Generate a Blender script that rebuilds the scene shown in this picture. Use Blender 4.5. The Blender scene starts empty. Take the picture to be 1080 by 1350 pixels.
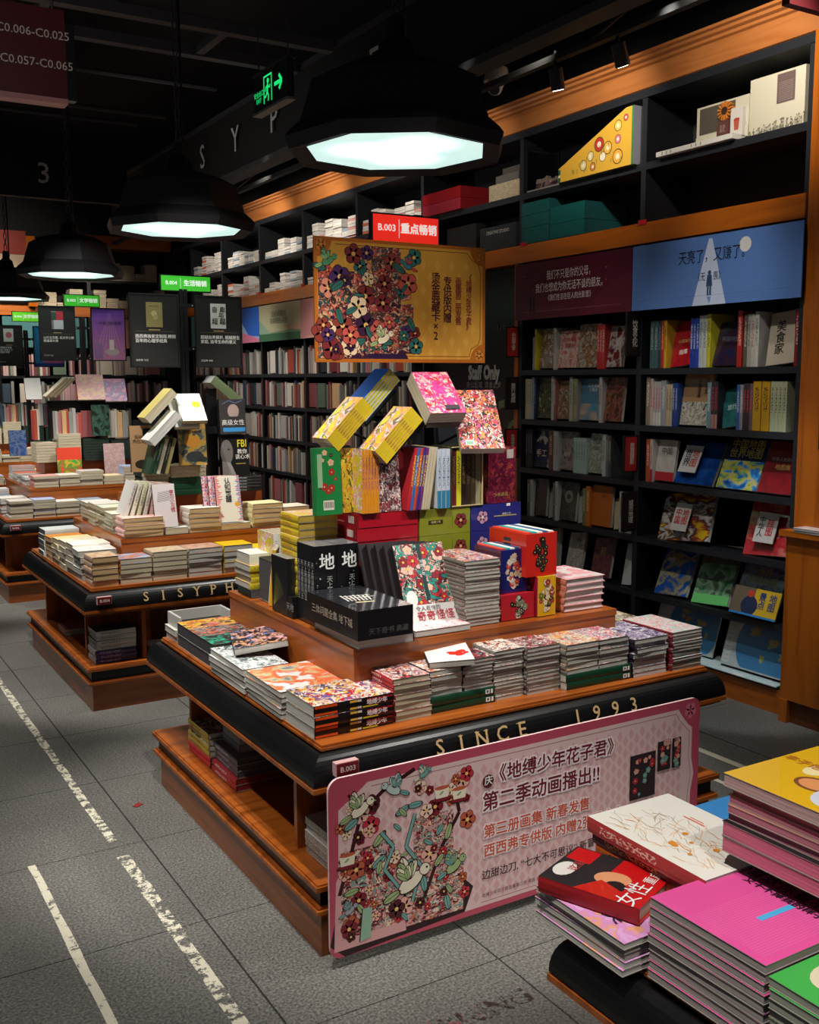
import bpy, math, random
from mathutils import Matrix, Vector
S = bpy.context.scene
COL = S.collection
random.seed(7)
PI = math.pi

# ------------------------------------------------------------------ camera, world, lights
def look_basis(yaw, pitch, roll):
    f = Vector((math.cos(yaw)*math.cos(pitch), math.sin(yaw)*math.cos(pitch), math.sin(pitch)))
    r = f.cross(Vector((0, 0, 1))).normalized(); u = r.cross(f)
    return r*math.cos(roll)+u*math.sin(roll), -r*math.sin(roll)+u*math.cos(roll), f
cd = bpy.data.cameras.new('camera'); cam = bpy.data.objects.new('camera', cd); COL.objects.link(cam)
cd.sensor_fit = 'VERTICAL'; cd.sensor_height = 27.0; cd.lens = 27.0*1354/1350; cd.clip_start = .05; cd.clip_end = 60
r_, u_, f_ = look_basis(math.radians(58.977), math.radians(-7.39), math.radians(-.22))
cam.matrix_world = Matrix((( r_.x, u_.x, -f_.x, 0), (r_.y, u_.y, -f_.y, 0), (r_.z, u_.z, -f_.z, 1.6), (0, 0, 0, 1)))
S.camera = cam
W = bpy.data.worlds.new('world'); S.world = W; W.use_nodes = True
W.node_tree.nodes['Background'].inputs[0].default_value = (.80, .86, 1, 1)
W.node_tree.nodes['Background'].inputs[1].default_value = .06
S.view_settings.view_transform = 'Standard'; S.view_settings.look = 'None'
S.view_settings.exposure = 0.0; S.view_settings.gamma = 1.0; S.view_settings.use_curve_mapping = False

def spot(loc, aim, power, deg=50, blend=.6, col=(1, .93, .84), rad=.04):
    l = bpy.data.lights.new('ceiling_or_fill_spot', 'SPOT'); l.energy = power; l.spot_size = math.radians(deg)
    l.spot_blend = blend; l.color = col; l.shadow_soft_size = rad
    o = bpy.data.objects.new('ceiling_or_fill_spot', l); COL.objects.link(o); o.location = loc
    o.rotation_euler = (Vector(aim)-Vector(loc)).to_track_quat('-Z', 'Y').to_euler()
WARM = (1, .90, .78); NEUT = (1, .96, .90); COOL = (.90, .96, 1)
for k in range(0, 4):                        # accent spots over each display table
    y = 3.15+2.505*k
    spot((.75, y-1.25, 3.45), (1.55, y-.25, .75), 330, 42, .55, NEUT)
    spot((2.95, y-1.35, 3.45), (2.25, y-.35, .75), 260, 42, .55, NEUT)
    spot((.55, y+.75, 3.45), (1.35, y+.35, .65), 190, 40, .55, NEUT)
spot((.20, .55, 3.3), (1.35, 1.15, .7), 260, 40, .6, NEUT)       # near table
spot((.9, -.4, 3.3), (1.35, .95, .8), 130, 44, .6, NEUT)
spot((1.45, .9, 3.2), (1.80, 3.1, 1.88), 60, 20, .8, WARM)            # fill spots added to brighten the posters
spot((1.45, 3.6, 2.9), (1.93, 5.6, 1.86), 50, 26, .8, NEUT)  # extra spot put in for the middle table's posters
spot((1.5, 6.2, 2.9), (2.05, 8.45, 1.95), 60, 26, .8, NEUT)  # likewise added for the far table's posters
spot((1.7, 7.3, 2.75), (3.0, 7.2, 3.4), 14, 110, .8, NEUT)  # added upward spot so the beam lettering shows
spot((.35, 1.9, 2.5), (.55, 3.5, 2.6), 9, 50, .8, NEUT)  # added low spot to lift the maroon hanging sign
spot((1.0, 10.5, 3.2), (1.6, 12, 2.75), 120, 70, .8, WARM)  # added spot to brighten the header boards at the far end
spot((-.2, 2.3, 3.5), (.25, 2.6, 0), 260, 66, .9, NEUT)            # aisle pools
spot((.1, 4.2, 3.5), (.45, 4.3, 0), 180, 55, .9, NEUT)
spot((.1, 7.0, 3.5), (.45, 7.0, 0), 120, 55, .9, NEUT)
spot((3.3, 2.4, 3.2), (3.3, 3.0, 0), 130, 50, .8, NEUT)
for y, p in ((3.5, 60), (4.6, 45), (5.8, 22), (6.9, 45), (8.0, 60), (9.1, 60), (10.4, 60)):   # wall washers on the bookcase
    spot((3.2, y-.5, 3.3), (3.96, y, 2.85), p, 84, .9, WARM)
spot((3.2, 3.3, 3.2), (3.96, 3.62, 2.0), 30, 40, .9, NEUT)
spot((3.15, 2.8, 3.1), (3.98, 3.42, .15), 120, 22, .4, COOL)
for y, p in ((3.5, 46), (4.6, 30), (6.9, 50), (8.0, 110), (9.4, 110)):
    spot((2.6, y-.6, 3.05), (3.96, y, 1.1), p, 56, .9, NEUT)
for x in (1.8, 3.0):
    spot((x, 10.9, 3.2), (x+.1, 12, 1.9), 150, 75, .9, WARM)

# ------------------------------------------------------------------ materials
def lin(c):
    if isinstance(c, str):
        c = c.lstrip('#'); c = ''.join(q*2 for q in c) if len(c) == 3 else c; c = tuple(int(c[i:i+2], 16)/255 for i in (0, 2, 4))
    return tuple(x/12.92 if x <= .04045 else ((x+.055)/1.055)**2.4 for x in c)+(1,)
MC = {}
def nmat(name):
    m = bpy.data.materials.new(name); m.use_nodes = True
    nt = m.node_tree; return m, nt, nt.nodes['Principled BSDF'], nt.nodes, nt.links
def flat(c, rough=.55, metal=0., coat=0., emit=0.):
    key = ('f', c, rough, metal, coat, emit)
    if key in MC: return MC[key]
    m, nt, b, N, L = nmat('paint_%s' % str(c).strip('#'))
    b.inputs['Base Color'].default_value = lin(c); b.inputs['Roughness'].default_value = rough
    b.inputs['Metallic'].default_value = metal; b.inputs['Coat Weight'].default_value = coat
    if emit:
        b.inputs['Emission Color'].default_value = lin(c); b.inputs['Emission Strength'].default_value = emit
    MC[key] = m; return m
def ramp(N, stops, mode='LINEAR'):
    r = N.new('ShaderNodeValToRGB'); r.color_ramp.interpolation = mode
    e = r.color_ramp.elements
    while len(e) > 1: e.remove(e[-1])
    e[0].position = stops[0][0]; e[0].color = stops[0][1]
    for p, c in stops[1:]:
        k = e.new(p); k.color = c
    return r
def wood(axis, base='#9a5018', dark='#73360d', rough=.36):
    key = ('w', axis, base, dark, rough)
    if key in MC: return MC[key]
    m, nt, b, N, L = nmat('wood_'+axis)
    g = N.new('ShaderNodeNewGeometry'); mp = N.new('ShaderNodeMapping'); L.new(g.outputs['Position'], mp.inputs[0])
    sc = {'x': (1.2, 14, 14), 'y': (14, 1.2, 14), 'z': (14, 14, 1.2)}[axis]; mp.inputs['Scale'].default_value = sc
    n = N.new('ShaderNodeTexNoise'); n.inputs['Scale'].default_value = 1.6; n.inputs['Detail'].default_value = 6
    n.inputs['Distortion'].default_value = .6; L.new(mp.outputs[0], n.inputs[0])
    r = ramp(N, [(.3, lin(dark)), (.52, lin(base)), (.75, lin('#a95c22' if base == '#9a5018' else base))])
    L.new(n.outputs['Fac'], r.inputs[0]); L.new(r.outputs[0], b.inputs['Base Color'])
    b.inputs['Roughness'].default_value = rough; b.inputs['Coat Weight'].default_value = .25; b.inputs['Coat Roughness'].default_value = .2
    MC[key] = m; return m
WX, WY, WZ = wood('x'), wood('y'), wood('z')
OX, OY, OZ = [wood(a, '#b86212', '#984c08', .3) for a in 'xyz']
def page(c='#bdb6a6', dark=None):
    key = ('p', c)
    if key in MC: return MC[key]
    m, nt, b, N, L = nmat('page_edges')
    g = N.new('ShaderNodeTexCoord'); mp = N.new('ShaderNodeMapping'); L.new(g.outputs['Object'], mp.inputs[0])
    mp.inputs['Scale'].default_value = (6, 6, 420)
    n = N.new('ShaderNodeTexNoise'); n.inputs['Scale'].default_value = 1; n.inputs['Detail'].default_value = 3; L.new(mp.outputs[0], n.inputs[0])
    a = lin(c); d = tuple(x*.68 for x in a[:3])+(1,)
    r = ramp(N, [(.35, d), (.6, a)]); L.new(n.outputs['Fac'], r.inputs[0]); L.new(r.outputs[0], b.inputs['Base Color'])
    b.inputs['Roughness'].default_value = .8
    MC[key] = m; return m
_seed = [0]
def art(pal, scale=4., ink=True, coat=.35, rough=.35, band=None, key=None, stretch=(1, 1)):
    """printed cover: patches of flat colour with inked outlines"""
    _seed[0] += 1; sd = _seed[0]
    m, nt, b, N, L = nmat('cover_print')
    uv = N.new('ShaderNodeUVMap'); mp = N.new('ShaderNodeMapping'); L.new(uv.outputs[0], mp.inputs[0])
    mp.inputs['Location'].default_value = (sd*3.17, sd*1.73, 0); mp.inputs['Scale'].default_value = (stretch[0], stretch[1]*1.4, 1)
    n = N.new('ShaderNodeTexNoise'); n.inputs['Scale'].default_value = scale*(1.1 if ink else 1.3); n.inputs['Detail'].default_value = 3 if ink else 5
    n.inputs['Distortion'].default_value = .4; L.new(mp.outputs[0], n.inputs[0])
    k = len(pal)
    if ink:                                   # inked patches of flat colour
        sc = N.new('ShaderNodeVectorMath'); sc.operation = 'SCALE'; sc.inputs['Scale'].default_value = .42; L.new(n.outputs['Color'], sc.inputs[0])
        ad = N.new('ShaderNodeVectorMath'); ad.operation = 'ADD'; L.new(mp.outputs[0], ad.inputs[0]); L.new(sc.outputs[0], ad.inputs[1])
        v1 = N.new('ShaderNodeTexVoronoi'); v1.inputs['Scale'].default_value = scale*1.25; v1.inputs['Randomness'].default_value = 1; L.new(ad.outputs[0], v1.inputs[0])
        v2 = N.new('ShaderNodeTexVoronoi'); v2.inputs['Scale'].default_value = scale*3.6; L.new(ad.outputs[0], v2.inputs[0])
        s1 = N.new('ShaderNodeSeparateColor'); L.new(v1.outputs['Color'], s1.inputs[0]); s2 = N.new('ShaderNodeSeparateColor'); L.new(v2.outputs['Color'], s2.inputs[0])
        mx0 = N.new('ShaderNodeMix'); mx0.inputs[0].default_value = .42; L.new(s1.outputs[0], mx0.inputs[2]); L.new(s2.outputs[1], mx0.inputs[3])
        r = ramp(N, [(.14+.72*i/k if i else 0, lin(c)) for i, c in enumerate(pal)], 'CONSTANT'); L.new(mx0.outputs[0], r.inputs[0]); out = r.outputs[0]
        ve = N.new('ShaderNodeTexVoronoi'); ve.feature = 'DISTANCE_TO_EDGE'; ve.inputs['Scale'].default_value = scale*3.6; L.new(ad.outputs[0], ve.inputs[0])
        rr = ramp(N, [(0, (.22, .15, .15, 1)), (.05, (1, 1, 1, 1))]); L.new(ve.outputs['Distance'], rr.inputs[0])
        mm = N.new('ShaderNodeMix'); mm.data_type = 'RGBA'; mm.blend_type = 'MULTIPLY'; mm.inputs[0].default_value = .7
        L.new(out, mm.inputs[6]); L.new(rr.outputs[0], mm.inputs[7]); out = mm.outputs[2]
    else:                                     # soft photographic or painted cover
        r = ramp(N, [(.30+.42*i/k, lin(c)) for i, c in enumerate(pal)]); L.new(n.outputs['Fac'], r.inputs[0]); out = r.outputs[0]
    if band:                                  # plain coloured area (v0, v1, colour)
        sp = N.new('ShaderNodeSeparateXYZ'); L.new(uv.outputs[0], sp.inputs[0])
        for v0, v1, c in band:
            a1 = N.new('ShaderNodeMath'); a1.operation = 'GREATER_THAN'; a1.inputs[1].default_value = v0; L.new(sp.outputs[1], a1.inputs[0])
            a2 = N.new('ShaderNodeMath'); a2.operation = 'LESS_THAN'; a2.inputs[1].default_value = v1; L.new(sp.outputs[1], a2.inputs[0])
            a3 = N.new('ShaderNodeMath'); a3.operation = 'MULTIPLY'; L.new(a1.outputs[0], a3.inputs[0]); L.new(a2.outputs[0], a3.inputs[1])
            mm = N.new('ShaderNodeMix'); mm.data_type = 'RGBA'; L.new(a3.outputs[0], mm.inputs[0]); L.new(out, mm.inputs[6]); mm.inputs[7].default_value = lin(c); out = mm.outputs[2]
    L.new(out, b.inputs['Base Color']); b.inputs['Roughness'].default_value = rough; b.inputs['Coat Weight'].default_value = coat
    b.inputs['Coat Roughness'].default_value = .15
    return m
def spinemat(c, ink='#e8e4da', foot=None):
    key = ('s', c, ink, foot)
    if key in MC: return MC[key]
    m, nt, b, N, L = nmat('spine_print')
    uv = N.new('ShaderNodeUVMap'); sp = N.new('ShaderNodeSeparateXYZ'); L.new(uv.outputs[0], sp.inputs[0])
    mp = N.new('ShaderNodeMapping'); mp.inputs['Scale'].default_value = (3.2, 16, 1); L.new(uv.outputs[0], mp.inputs[0])
    _seed[0] += 1; mp.inputs['Location'].default_value = (_seed[0]*2.3, _seed[0]*1.1, 0)
    n = N.new('ShaderNodeTexNoise'); n.inputs['Scale'].default_value = 2.2; n.inputs['Detail'].default_value = 1; L.new(mp.outputs[0], n.inputs[0])
    def cmp(op, val, src):
        a = N.new('ShaderNodeMath'); a.operation = op; a.inputs[1].default_value = val; L.new(src, a.inputs[0]); return a.outputs[0]
    def mul(a, c2):
        k = N.new('ShaderNodeMath'); k.operation = 'MULTIPLY'; L.new(a, k.inputs[0]); L.new(c2, k.inputs[1]); return k.outputs[0]
    w = mul(mul(cmp('GREATER_THAN', .25, sp.outputs[0]), cmp('LESS_THAN', .75, sp.outputs[0])), mul(cmp('GREATER_THAN', .38, sp.outputs[1]), cmp('LESS_THAN', .88, sp.outputs[1])))
    w = mul(w, cmp('GREATER_THAN', .52, n.outputs['Fac']))
    mm = N.new('ShaderNodeMix'); mm.data_type = 'RGBA'; L.new(w, mm.inputs[0]); mm.inputs[6].default_value = lin(c); mm.inputs[7].default_value = lin(ink)
    out = mm.outputs[2]
    if foot:
        f2 = N.new('ShaderNodeMix'); f2.data_type = 'RGBA'; L.new(cmp('LESS_THAN', .3, sp.outputs[1]), f2.inputs[0]); L.new(out, f2.inputs[6]); f2.inputs[7].default_value = lin(foot); out = f2.outputs[2]
    L.new(out, b.inputs['Base Color']); b.inputs['Roughness'].default_value = .4; b.inputs['Coat Weight'].default_value = .2
    MC[key] = m; return m
BLK = flat('#0b0b0c', .35); BLKM = flat('#141416', .45, .3); GREY = flat('#4a4a4a', .5, .4); WHITE = flat('#e8e8e4', .5)
GOLD = flat('#c4a574', .4, .15)
def floor_mat(tape=None):
    m, nt, b, N, L = nmat('floor_stone' if not tape else 'worn_tape')
    g = N.new('ShaderNodeNewGeometry')
    n = N.new('ShaderNodeTexNoise'); n.inputs['Scale'].default_value = 130; n.inputs['Detail'].default_value = 3; L.new(g.outputs['Position'], n.inputs[0])
    n2 = N.new('ShaderNodeTexNoise'); n2.inputs['Scale'].default_value = 1.7; n2.inputs['Detail'].default_value = 4; L.new(g.outputs['Position'], n2.inputs[0])
    r = ramp(N, [(.34, lin('#474743')), (.5, lin('#64635e')), (.68, lin('#807e77'))]); L.new(n.outputs['Fac'], r.inputs[0])
    r2 = ramp(N, [(.3, (.72, .72, .72, 1)), (.7, (1.05, 1.05, 1.05, 1))]); L.new(n2.outputs['Fac'], r2.inputs[0])
    mm = N.new('ShaderNodeMix'); mm.data_type = 'RGBA'; mm.blend_type = 'MULTIPLY'; mm.inputs[0].default_value = 1
    L.new(r.outputs[0], mm.inputs[6]); L.new(r2.outputs[0], mm.inputs[7]); out = mm.outputs[2]
    if tape:
        c, th = tape
        n3 = N.new('ShaderNodeTexNoise'); n3.inputs['Scale'].default_value = 28; n3.inputs['Detail'].default_value = 9; n3.inputs['Roughness'].default_value = .75; L.new(g.outputs['Position'], n3.inputs[0])
        rr = ramp(N, [(th, (0, 0, 0, 1)), (th+.03, (1, 1, 1, 1))]); L.new(n3.outputs['Fac'], rr.inputs[0])
        m2 = N.new('ShaderNodeMix'); m2.data_type = 'RGBA'; L.new(rr.outputs[0], m2.inputs[0]); L.new(out, m2.inputs[6]); m2.inputs[7].default_value = lin(c); out = m2.outputs[2]
    L.new(out, b.inputs['Base Color']); b.inputs['Roughness'].default_value = .5
    bp = N.new('ShaderNodeBump'); bp.inputs['Strength'].default_value = .25; bp.inputs['Distance'].default_value = .004; L.new(n.outputs['Fac'], bp.inputs['Height']); L.new(bp.outputs[0], b.inputs['Normal'])
    return m

# ------------------------------------------------------------------ mesh helpers
class MB:
    def __init__(s): s.v = []; s.f = []; s.m = []; s.uv = []; s.mats = []
    def mi(s, m):
        if m not in s.mats: s.mats.append(m)
        return s.mats.index(m)
    def face(s, pts, m, uv=None):
        i = len(s.v); s.v += [tuple(p) for p in pts]; s.f.append(tuple(range(i, i+len(pts)))); s.m.append(s.mi(m))
        s.uv += uv if uv else [(0, 0), (1, 0), (1, 1), (0, 1)] if len(pts) == 4 else [(0, 0)]*len(pts)
    def box(s, x0, y0, z0, x1, y1, z1, m, M=None, side=None):
        """side: {'top','bottom','w','e','s','n'} -> material"""
        side = side or {}
        P = [Vector(p) for p in ((x0, y0, z0), (x1, y0, z0), (x1, y1, z0), (x0, y1, z0), (x0, y0, z1), (x1, y0, z1), (x1, y1, z1), (x0, y1, z1))]
        if M is not None: P = [M @ p for p in P]
        for nm, idx in (('bottom', (3, 2, 1, 0)), ('top', (4, 5, 6, 7)), ('s', (0, 1, 5, 4)), ('e', (1, 2, 6, 5)), ('n', (2, 3, 7, 6)), ('w', (3, 0, 4, 7))):
            s.face([P[i] for i in idx], side.get(nm, m))
        return s
    def cyl(s, p0, p1, r0, r1, m, n=12, caps=True):
        p0, p1 = Vector(p0), Vector(p1); a = (p1-p0).normalized()
        t = a.orthogonal().normalized(); b = a.cross(t)
        A = [p0+(t*math.cos(2*PI*i/n)+b*math.sin(2*PI*i/n))*r0 for i in range(n)]
        B = [p1+(t*math.cos(2*PI*i/n)+b*math.sin(2*PI*i/n))*r1 for i in range(n)]
        for i in range(n): s.face([A[i], A[(i+1) % n], B[(i+1) % n], B[i]], m)
        if caps: s.face(A[::-1], m); s.face(B, m)
        return s
    def mesh(s, name):
        me = bpy.data.meshes.new(name); me.from_pydata(s.v, [], s.f)
        for m in s.mats: me.materials.append(m)
        me.polygons.foreach_set('material_index', s.m)
        u = me.uv_layers.new(name='UVMap'); u.data.foreach_set('uv', [c for p in s.uv for c in p])
        me.update(); return me
def link(name, data, parent=None, loc=None, M=None):
    o = bpy.data.objects.new(name, data); COL.objects.link(o)
    if parent: o.parent = parent
    if M is not None: o.matrix_local = M
    elif loc is not None: o.location = loc
    return o
def tag(o, label, cat, group=None):
    o['label'] = label; o['category'] = cat
    if group: o['group'] = group
    return o
def struct(o): o['kind'] = 'structure'; return o
def part(name, mb, parent, M=None): return link(name, mb.mesh(name), parent, M=M)
def thing(name, label, cat, loc=(0, 0, 0), group=None):
    return tag(link(name, None, None, loc), label, cat, group)
def frame(o, x, y, z=None):
    x = Vector(x).normalized(); y = Vector(y); z = x.cross(y).normalized(); y = z.cross(x)
    return Matrix(((x.x, y.x, z.x, o[0]), (x.y, y.y, z.y, o[1]), (x.z, y.z, z.z, o[2]), (0, 0, 0, 1)))
def facing_south(x, y, z): return frame((x, y, z), (1, 0, 0), (0, 0, 1))
def facing_west(x, y, z): return frame((x, y, z), (0, -1, 0), (0, 0, 1))
TXT = {}; LATER = []
def text(parent, s, M, size, mat, align='CENTER', name='lettering', bold=0., sx=1., line=1.0, shear=0.):
    bold = min(bold*1.6, .20); k = (s, size, mat.name, align, bold, line, shear)
    if k not in TXT:
        c = bpy.data.curves.new('lettering', 'FONT'); c.body = s; c.size = size; c.align_x = align; c.align_y = 'CENTER'
        c.resolution_u = 2; c.space_line = line; c.materials.append(mat); c.shear = shear; TXT[k] = c
    LATER.append((name, k, parent, M @ Matrix.Diagonal((sx, 1, 1, 1)), align))
def make_lettering():
    tmp = {k: bpy.data.objects.new('tmp', c) for k, c in TXT.items()}
    for o in tmp.values(): COL.objects.link(o)
    bpy.context.view_layer.update(); dg = bpy.context.evaluated_depsgraph_get()
    me = {}
    for k, o in tmp.items():
        m0 = bpy.data.meshes.new_from_object(o.evaluated_get(dg)); b = k[4]*k[1]*.5
        if b > 0:                               # heavier strokes: shifted copies of the same outlines
            v = [tuple(q.co) for q in m0.vertices]; f = [tuple(q.vertices) for q in m0.polygons]; V = []; F = []; n = len(v)
            ds = ((b, 0), (-b, 0), (0, b), (0, -b)) if k[4] < .04 else ((b, 0), (-b, 0), (0, b), (0, -b), (b, b), (-b, b), (b, -b), (-b, -b))
            for i, (dx, dy) in enumerate(ds): V += [(x+dx, y+dy, z+2e-5*i) for x, y, z in v]; F += [tuple(j+i*n for j in q) for q in f]
            m1 = bpy.data.meshes.new('lettering'); m1.from_pydata(V, [], F); m1.materials.append(m0.materials[0]); m0 = m1
        me[k] = m0
    for o in tmp.values(): bpy.data.objects.remove(o)
    for name, k, parent, M, al in LATER: link(name, me[k], parent, M=M)
class Print(MB):
    """flat printed layers on a sheet lying in its local xy plane"""
    def __init__(s): super().__init__(); s.z = .0001
    def poly(s, pts, m, up=True):
        s.z += 3.5e-6 if up else 0; s.face([(x, y, s.z) for x, y in pts], m)
    def rect(s, x0, y0, x1, y1, m): s.poly([(x0, y0), (x1, y0), (x1, y1), (x0, y1)], m)
    def disc(s, x, y, r, m, n=16, ry=None, rot=0, up=True):
        ry = ry or r
        s.poly([(x+r*math.cos(2*PI*i/n)*math.cos(rot)-ry*math.sin(2*PI*i/n)*math.sin(rot), y+r*math.cos(2*PI*i/n)*math.sin(rot)+ry*math.sin(2*PI*i/n)*math.cos(rot)) for i in range(n)], m, up)
    def flower(s, x, y, r, c, cc, ink):
        a0 = random.random()*6
        for k in range(5):
            a = a0+k*2*PI/5; s.disc(x+math.cos(a)*r*.55, y+math.sin(a)*r*.55, r*.5, ink, 12, up=k == 0)
        for k in range(5):
            a = a0+k*2*PI/5; s.disc(x+math.cos(a)*r*.55, y+math.sin(a)*r*.55, r*.44, c, 12, up=k == 0)
        s.disc(x, y, r*.22, cc, 10)
    def leaf(s, x, y, l, a, c, ink):
        for k, cl in ((1, ink), (.84, c)):
            s.disc(x+math.cos(a)*l/2, y+math.sin(a)*l/2, l/2*k, cl, 12, l*.2*k, a)
        s.line([(x, y), (x+math.cos(a)*l*.9, y+math.sin(a)*l*.9)], l*.03, ink)
    def line(s, pts, w, m):
        for (x0, y0), (x1, y1) in zip(pts, pts[1:]):
            d = math.hypot(x1-x0, y1-y0) or 1; nx, ny = -(y1-y0)/d*w/2, (x1-x0)/d*w/2
            s.poly([(x0-nx, y0-ny), (x1-nx, y1-ny), (x1+nx, y1+ny), (x0+nx, y0+ny)], m)
    def bird(s, x, y, l, f, c, c2, ink):
        s.disc(x, y, l*.36, ink, 14, l*.2, .5*f); s.disc(x, y, l*.33, c, 14, l*.17, .5*f)
        for a, k in ((1.9, 1.), (1.2, .8)):
            for j in range(4):
                s.leaf(x-f*l*.05, y+l*.06, l*.62*k*(1-.12*j), PI/2+f*(a-1.6)+f*.22*j, c2 if j % 2 else c, ink)
        s.disc(x+f*l*.36, y+l*.22, l*.15, ink, 12); s.disc(x+f*l*.36, y+l*.22, l*.13, c, 12); s.disc(x+f*l*.41, y+l*.25, l*.03, ink, 8)
        s.poly([(x+f*l*.48, y+l*.24), (x+f*l*.58, y+l*.18), (x+f*l*.47, y+l*.17)][::int(f)], c2)
        s.leaf(x-f*l*.25, y-l*.12, l*.5, PI+.4*f if f > 0 else -.4, c2, ink)

# ------------------------------------------------------------------ setting
tile_m = floor_mat()
fl = MB().box(-2.5, -1.2, -.12, 4.5, 13.2, -.0035, flat('#242422', .8)); floor = struct(part('floor', fl, None))
T = .6226
tm = MB(); g = .0018; bv = .0015
tm.box(-T/2+g, -T/2+g, -.0034, T/2-g, T/2-g, 0, tile_m); tile_mesh = tm.mesh('tile')
for i in range(-3, 5):
    for j in range(-4, 15):
        cx, cy = .96+(i+.5)*.625, 2.787+(j+.5)*T
        if cy < 1.0 or (cx > 1.3 and cx < 2.6 and 2.8 < cy < 3.6): continue
        o = link('tile', tile_mesh, floor, (cx, cy, 0))
def strip(label, x0, x1, y0, y1, c='#cfc9b4', th=.42):
    m = floor_mat((c, th)); b = MB(); n = max(1, int((y1-y0)/.12)); r = random.Random(int(x0*1000))
    pts = [(x0+r.uniform(-.003, .003), x1+r.uniform(-.003, .003), y0+(y1-y0)*k/n) for k in range(n+1)]
    for (a, c1, y), (a2, c2, yy) in zip(pts, pts[1:]):
        b.face([(a, y, .0012), (c1, y, .0012), (c2, yy, .0012), (a2, yy, .0012)], m)
    tag(part('floor_tape', b, None), label, 'floor tape')
strip('wide worn white tape line running down the left aisle, far piece', .850, .882, 3.46, 5.95, th=.475)
strip('wide worn white tape line on the floor, near piece', .845, .885, 1.9, 3.33, th=.485)
strip('narrow worn white tape line nearest the left frame edge', .574, .600, 1.5, 3.42, th=.42)
strip('white tape line on the floor beside the right end of the banner table', 3.262, 3.302, 2.5, 3.25, th=.3)
strip('thin white tape line between the banner table and the other tape', 3.07, 3.095, 2.5, 2.83, th=.34)
wt = thing('floor_lettering', 'worn red and black capital letters printed on the floor near the front table', 'floor print')
wm = floor_mat(('#2a1a1a', .5)); wr = floor_mat(('#8a2f33', .55))
tb = text(wt, 'WARNING', frame((1.345, 1.985, .0016), (1, .02, 0), (0, 1, 0)), .088, wm, bold=.02)
text(wt, 'WARNI', frame((1.29, 1.988, .0022), (1, .02, 0), (0, 1, 0)), .086, wr, bold=.015)
lf = MB(); lf.box(-.018, -.012, 0, .018, .012, .0015, flat('#7d1f22')); tag(link('paper_scrap', lf.mesh('scrap'), None, (1.03, 3.72, .001)), 'tiny dark red scrap of paper on the floor of the left aisle', 'paper scrap').rotation_euler = (0, 0, .6)

DK = flat('#070708', .9); DK2 = flat('#0c0c0d', .8)
struct(part('ceiling', MB().box(-2.5, -1.2, 4.3, 4.6, 13.2, 4.4, DK), None))
struct(part('wall_right', MB().box(4.42, -1.2, 0, 4.5, 13.2, 4.3, DK2), None))
struct(part('wall_back', MB().box(-2.5, 12.55, 0, 4.5, 12.65, 4.3, DK2), None))
# ceiling ironwork
GI = flat('#38383a', .6); GI2 = flat('#5c5c5e', .55)
tr = thing('ceiling_truss', 'dark steel ceiling truss of two long rails crossing above the hanging lamps', 'truss')
part('rail', MB().box(-2, 5.86, 3.58, 3.0, 5.93, 3.64, GI2), tr); part('rail', MB().box(1.4, 6.36, 3.58, 3.0, 6.43, 3.64, GI2), tr)
for x in (1.3, 2.3): part('brace', MB().box(x, 5.93, 3.59, x+.05, 6.36, 3.63, GI2), tr)
for n_, (y, z) in enumerate(((7.6, 3.75), (8.8, 3.8), (9.6, 3.9))):
    tag(part('ceiling_pipe', MB().cyl((-2, y, z), (2.9, y, z), .02, .02, GI, 8), None), ('dark pipe crossing the ceiling just behind the steel truss', 'middle one of the dark pipes crossing the ceiling', 'farthest of the dark pipes crossing the ceiling')[n_], 'pipe')
bm = thing('sign_beam', 'black ceiling beam carrying large grey capital letters', 'beam', (3.0, 0, 0))
part('beam', MB().box(0, -1.1, 3.12, .12, 11, 3.16, GI).box(.02, -1.1, 3.16, .1, 11, 3.6, DK2).box(0, -1.1, 3.6, .12, 11, 3.63, GI), bm)
LG = flat('#cfcfca', .5)
for k, ch in enumerate('SISYPHE'):
    text(bm, ch, facing_west(-.004, 9.62-.71*k, 3.37), .26, LG, bold=.004)
bf = thing('far_sign_beam', 'black beam far above the aisle with grey numerals', 'beam', (0, 10, 0))
part('beam', MB().box(-1.5, 0, 3.25, 2.9, .1, 3.8, DK2), bf)
for k, ch in enumerate('1993'):
    text(bf, ch, facing_south(2.14-.66*(3-k), -.004, 3.46), .26, LG, bold=.004)
rl = thing('light_track', 'dark lighting track running along above the bookcase cornice', 'light track')
part('rail', MB().box(3.28, 1.5, 3.12, 3.32, 12, 3.15, flat('#1c1c1d', .7)), rl)
part('rail', MB().box(3.66, 1.5, 3.42, 3.7, 12, 3.45, flat('#1c1c1d', .7)), rl)
for y in (3.9, 6.2, 8.5): part('brace', MB().cyl((3.31, y, 3.14), (3.67, y, 3.43), .010, .010, GI, 8), rl)
LENS = flat('#fff3e0', .4, emit=9.)
def spotlight(label, x, y, z, tilt=.25):
    t = thing('spotlight', label, 'spotlight', (x, y, z), 'track spotlights')
    d = Vector((math.sin(tilt), .1, -1)).normalized()*.10
    part('housing', MB().cyl((0, 0, 0), d, .034, .034, flat('#2c2c2e', .4, .3), 20, True), t)
    part('lens', MB().cyl(d*1.001, d*1.02, .026, .026, LENS, 20), t)
    part('stem', MB().cyl((0, 0, .0), (0, 0, .08), .008, .008, BLKM, 8), t)
spotlight('dark cylinder spotlight nearest the camera on the track above the bookcase', 3.3, 3.66, 3.09, .5)
spotlight('dark cylinder spotlight left of the other one on the track', 3.3, 4.1, 3.09, .3)
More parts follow.
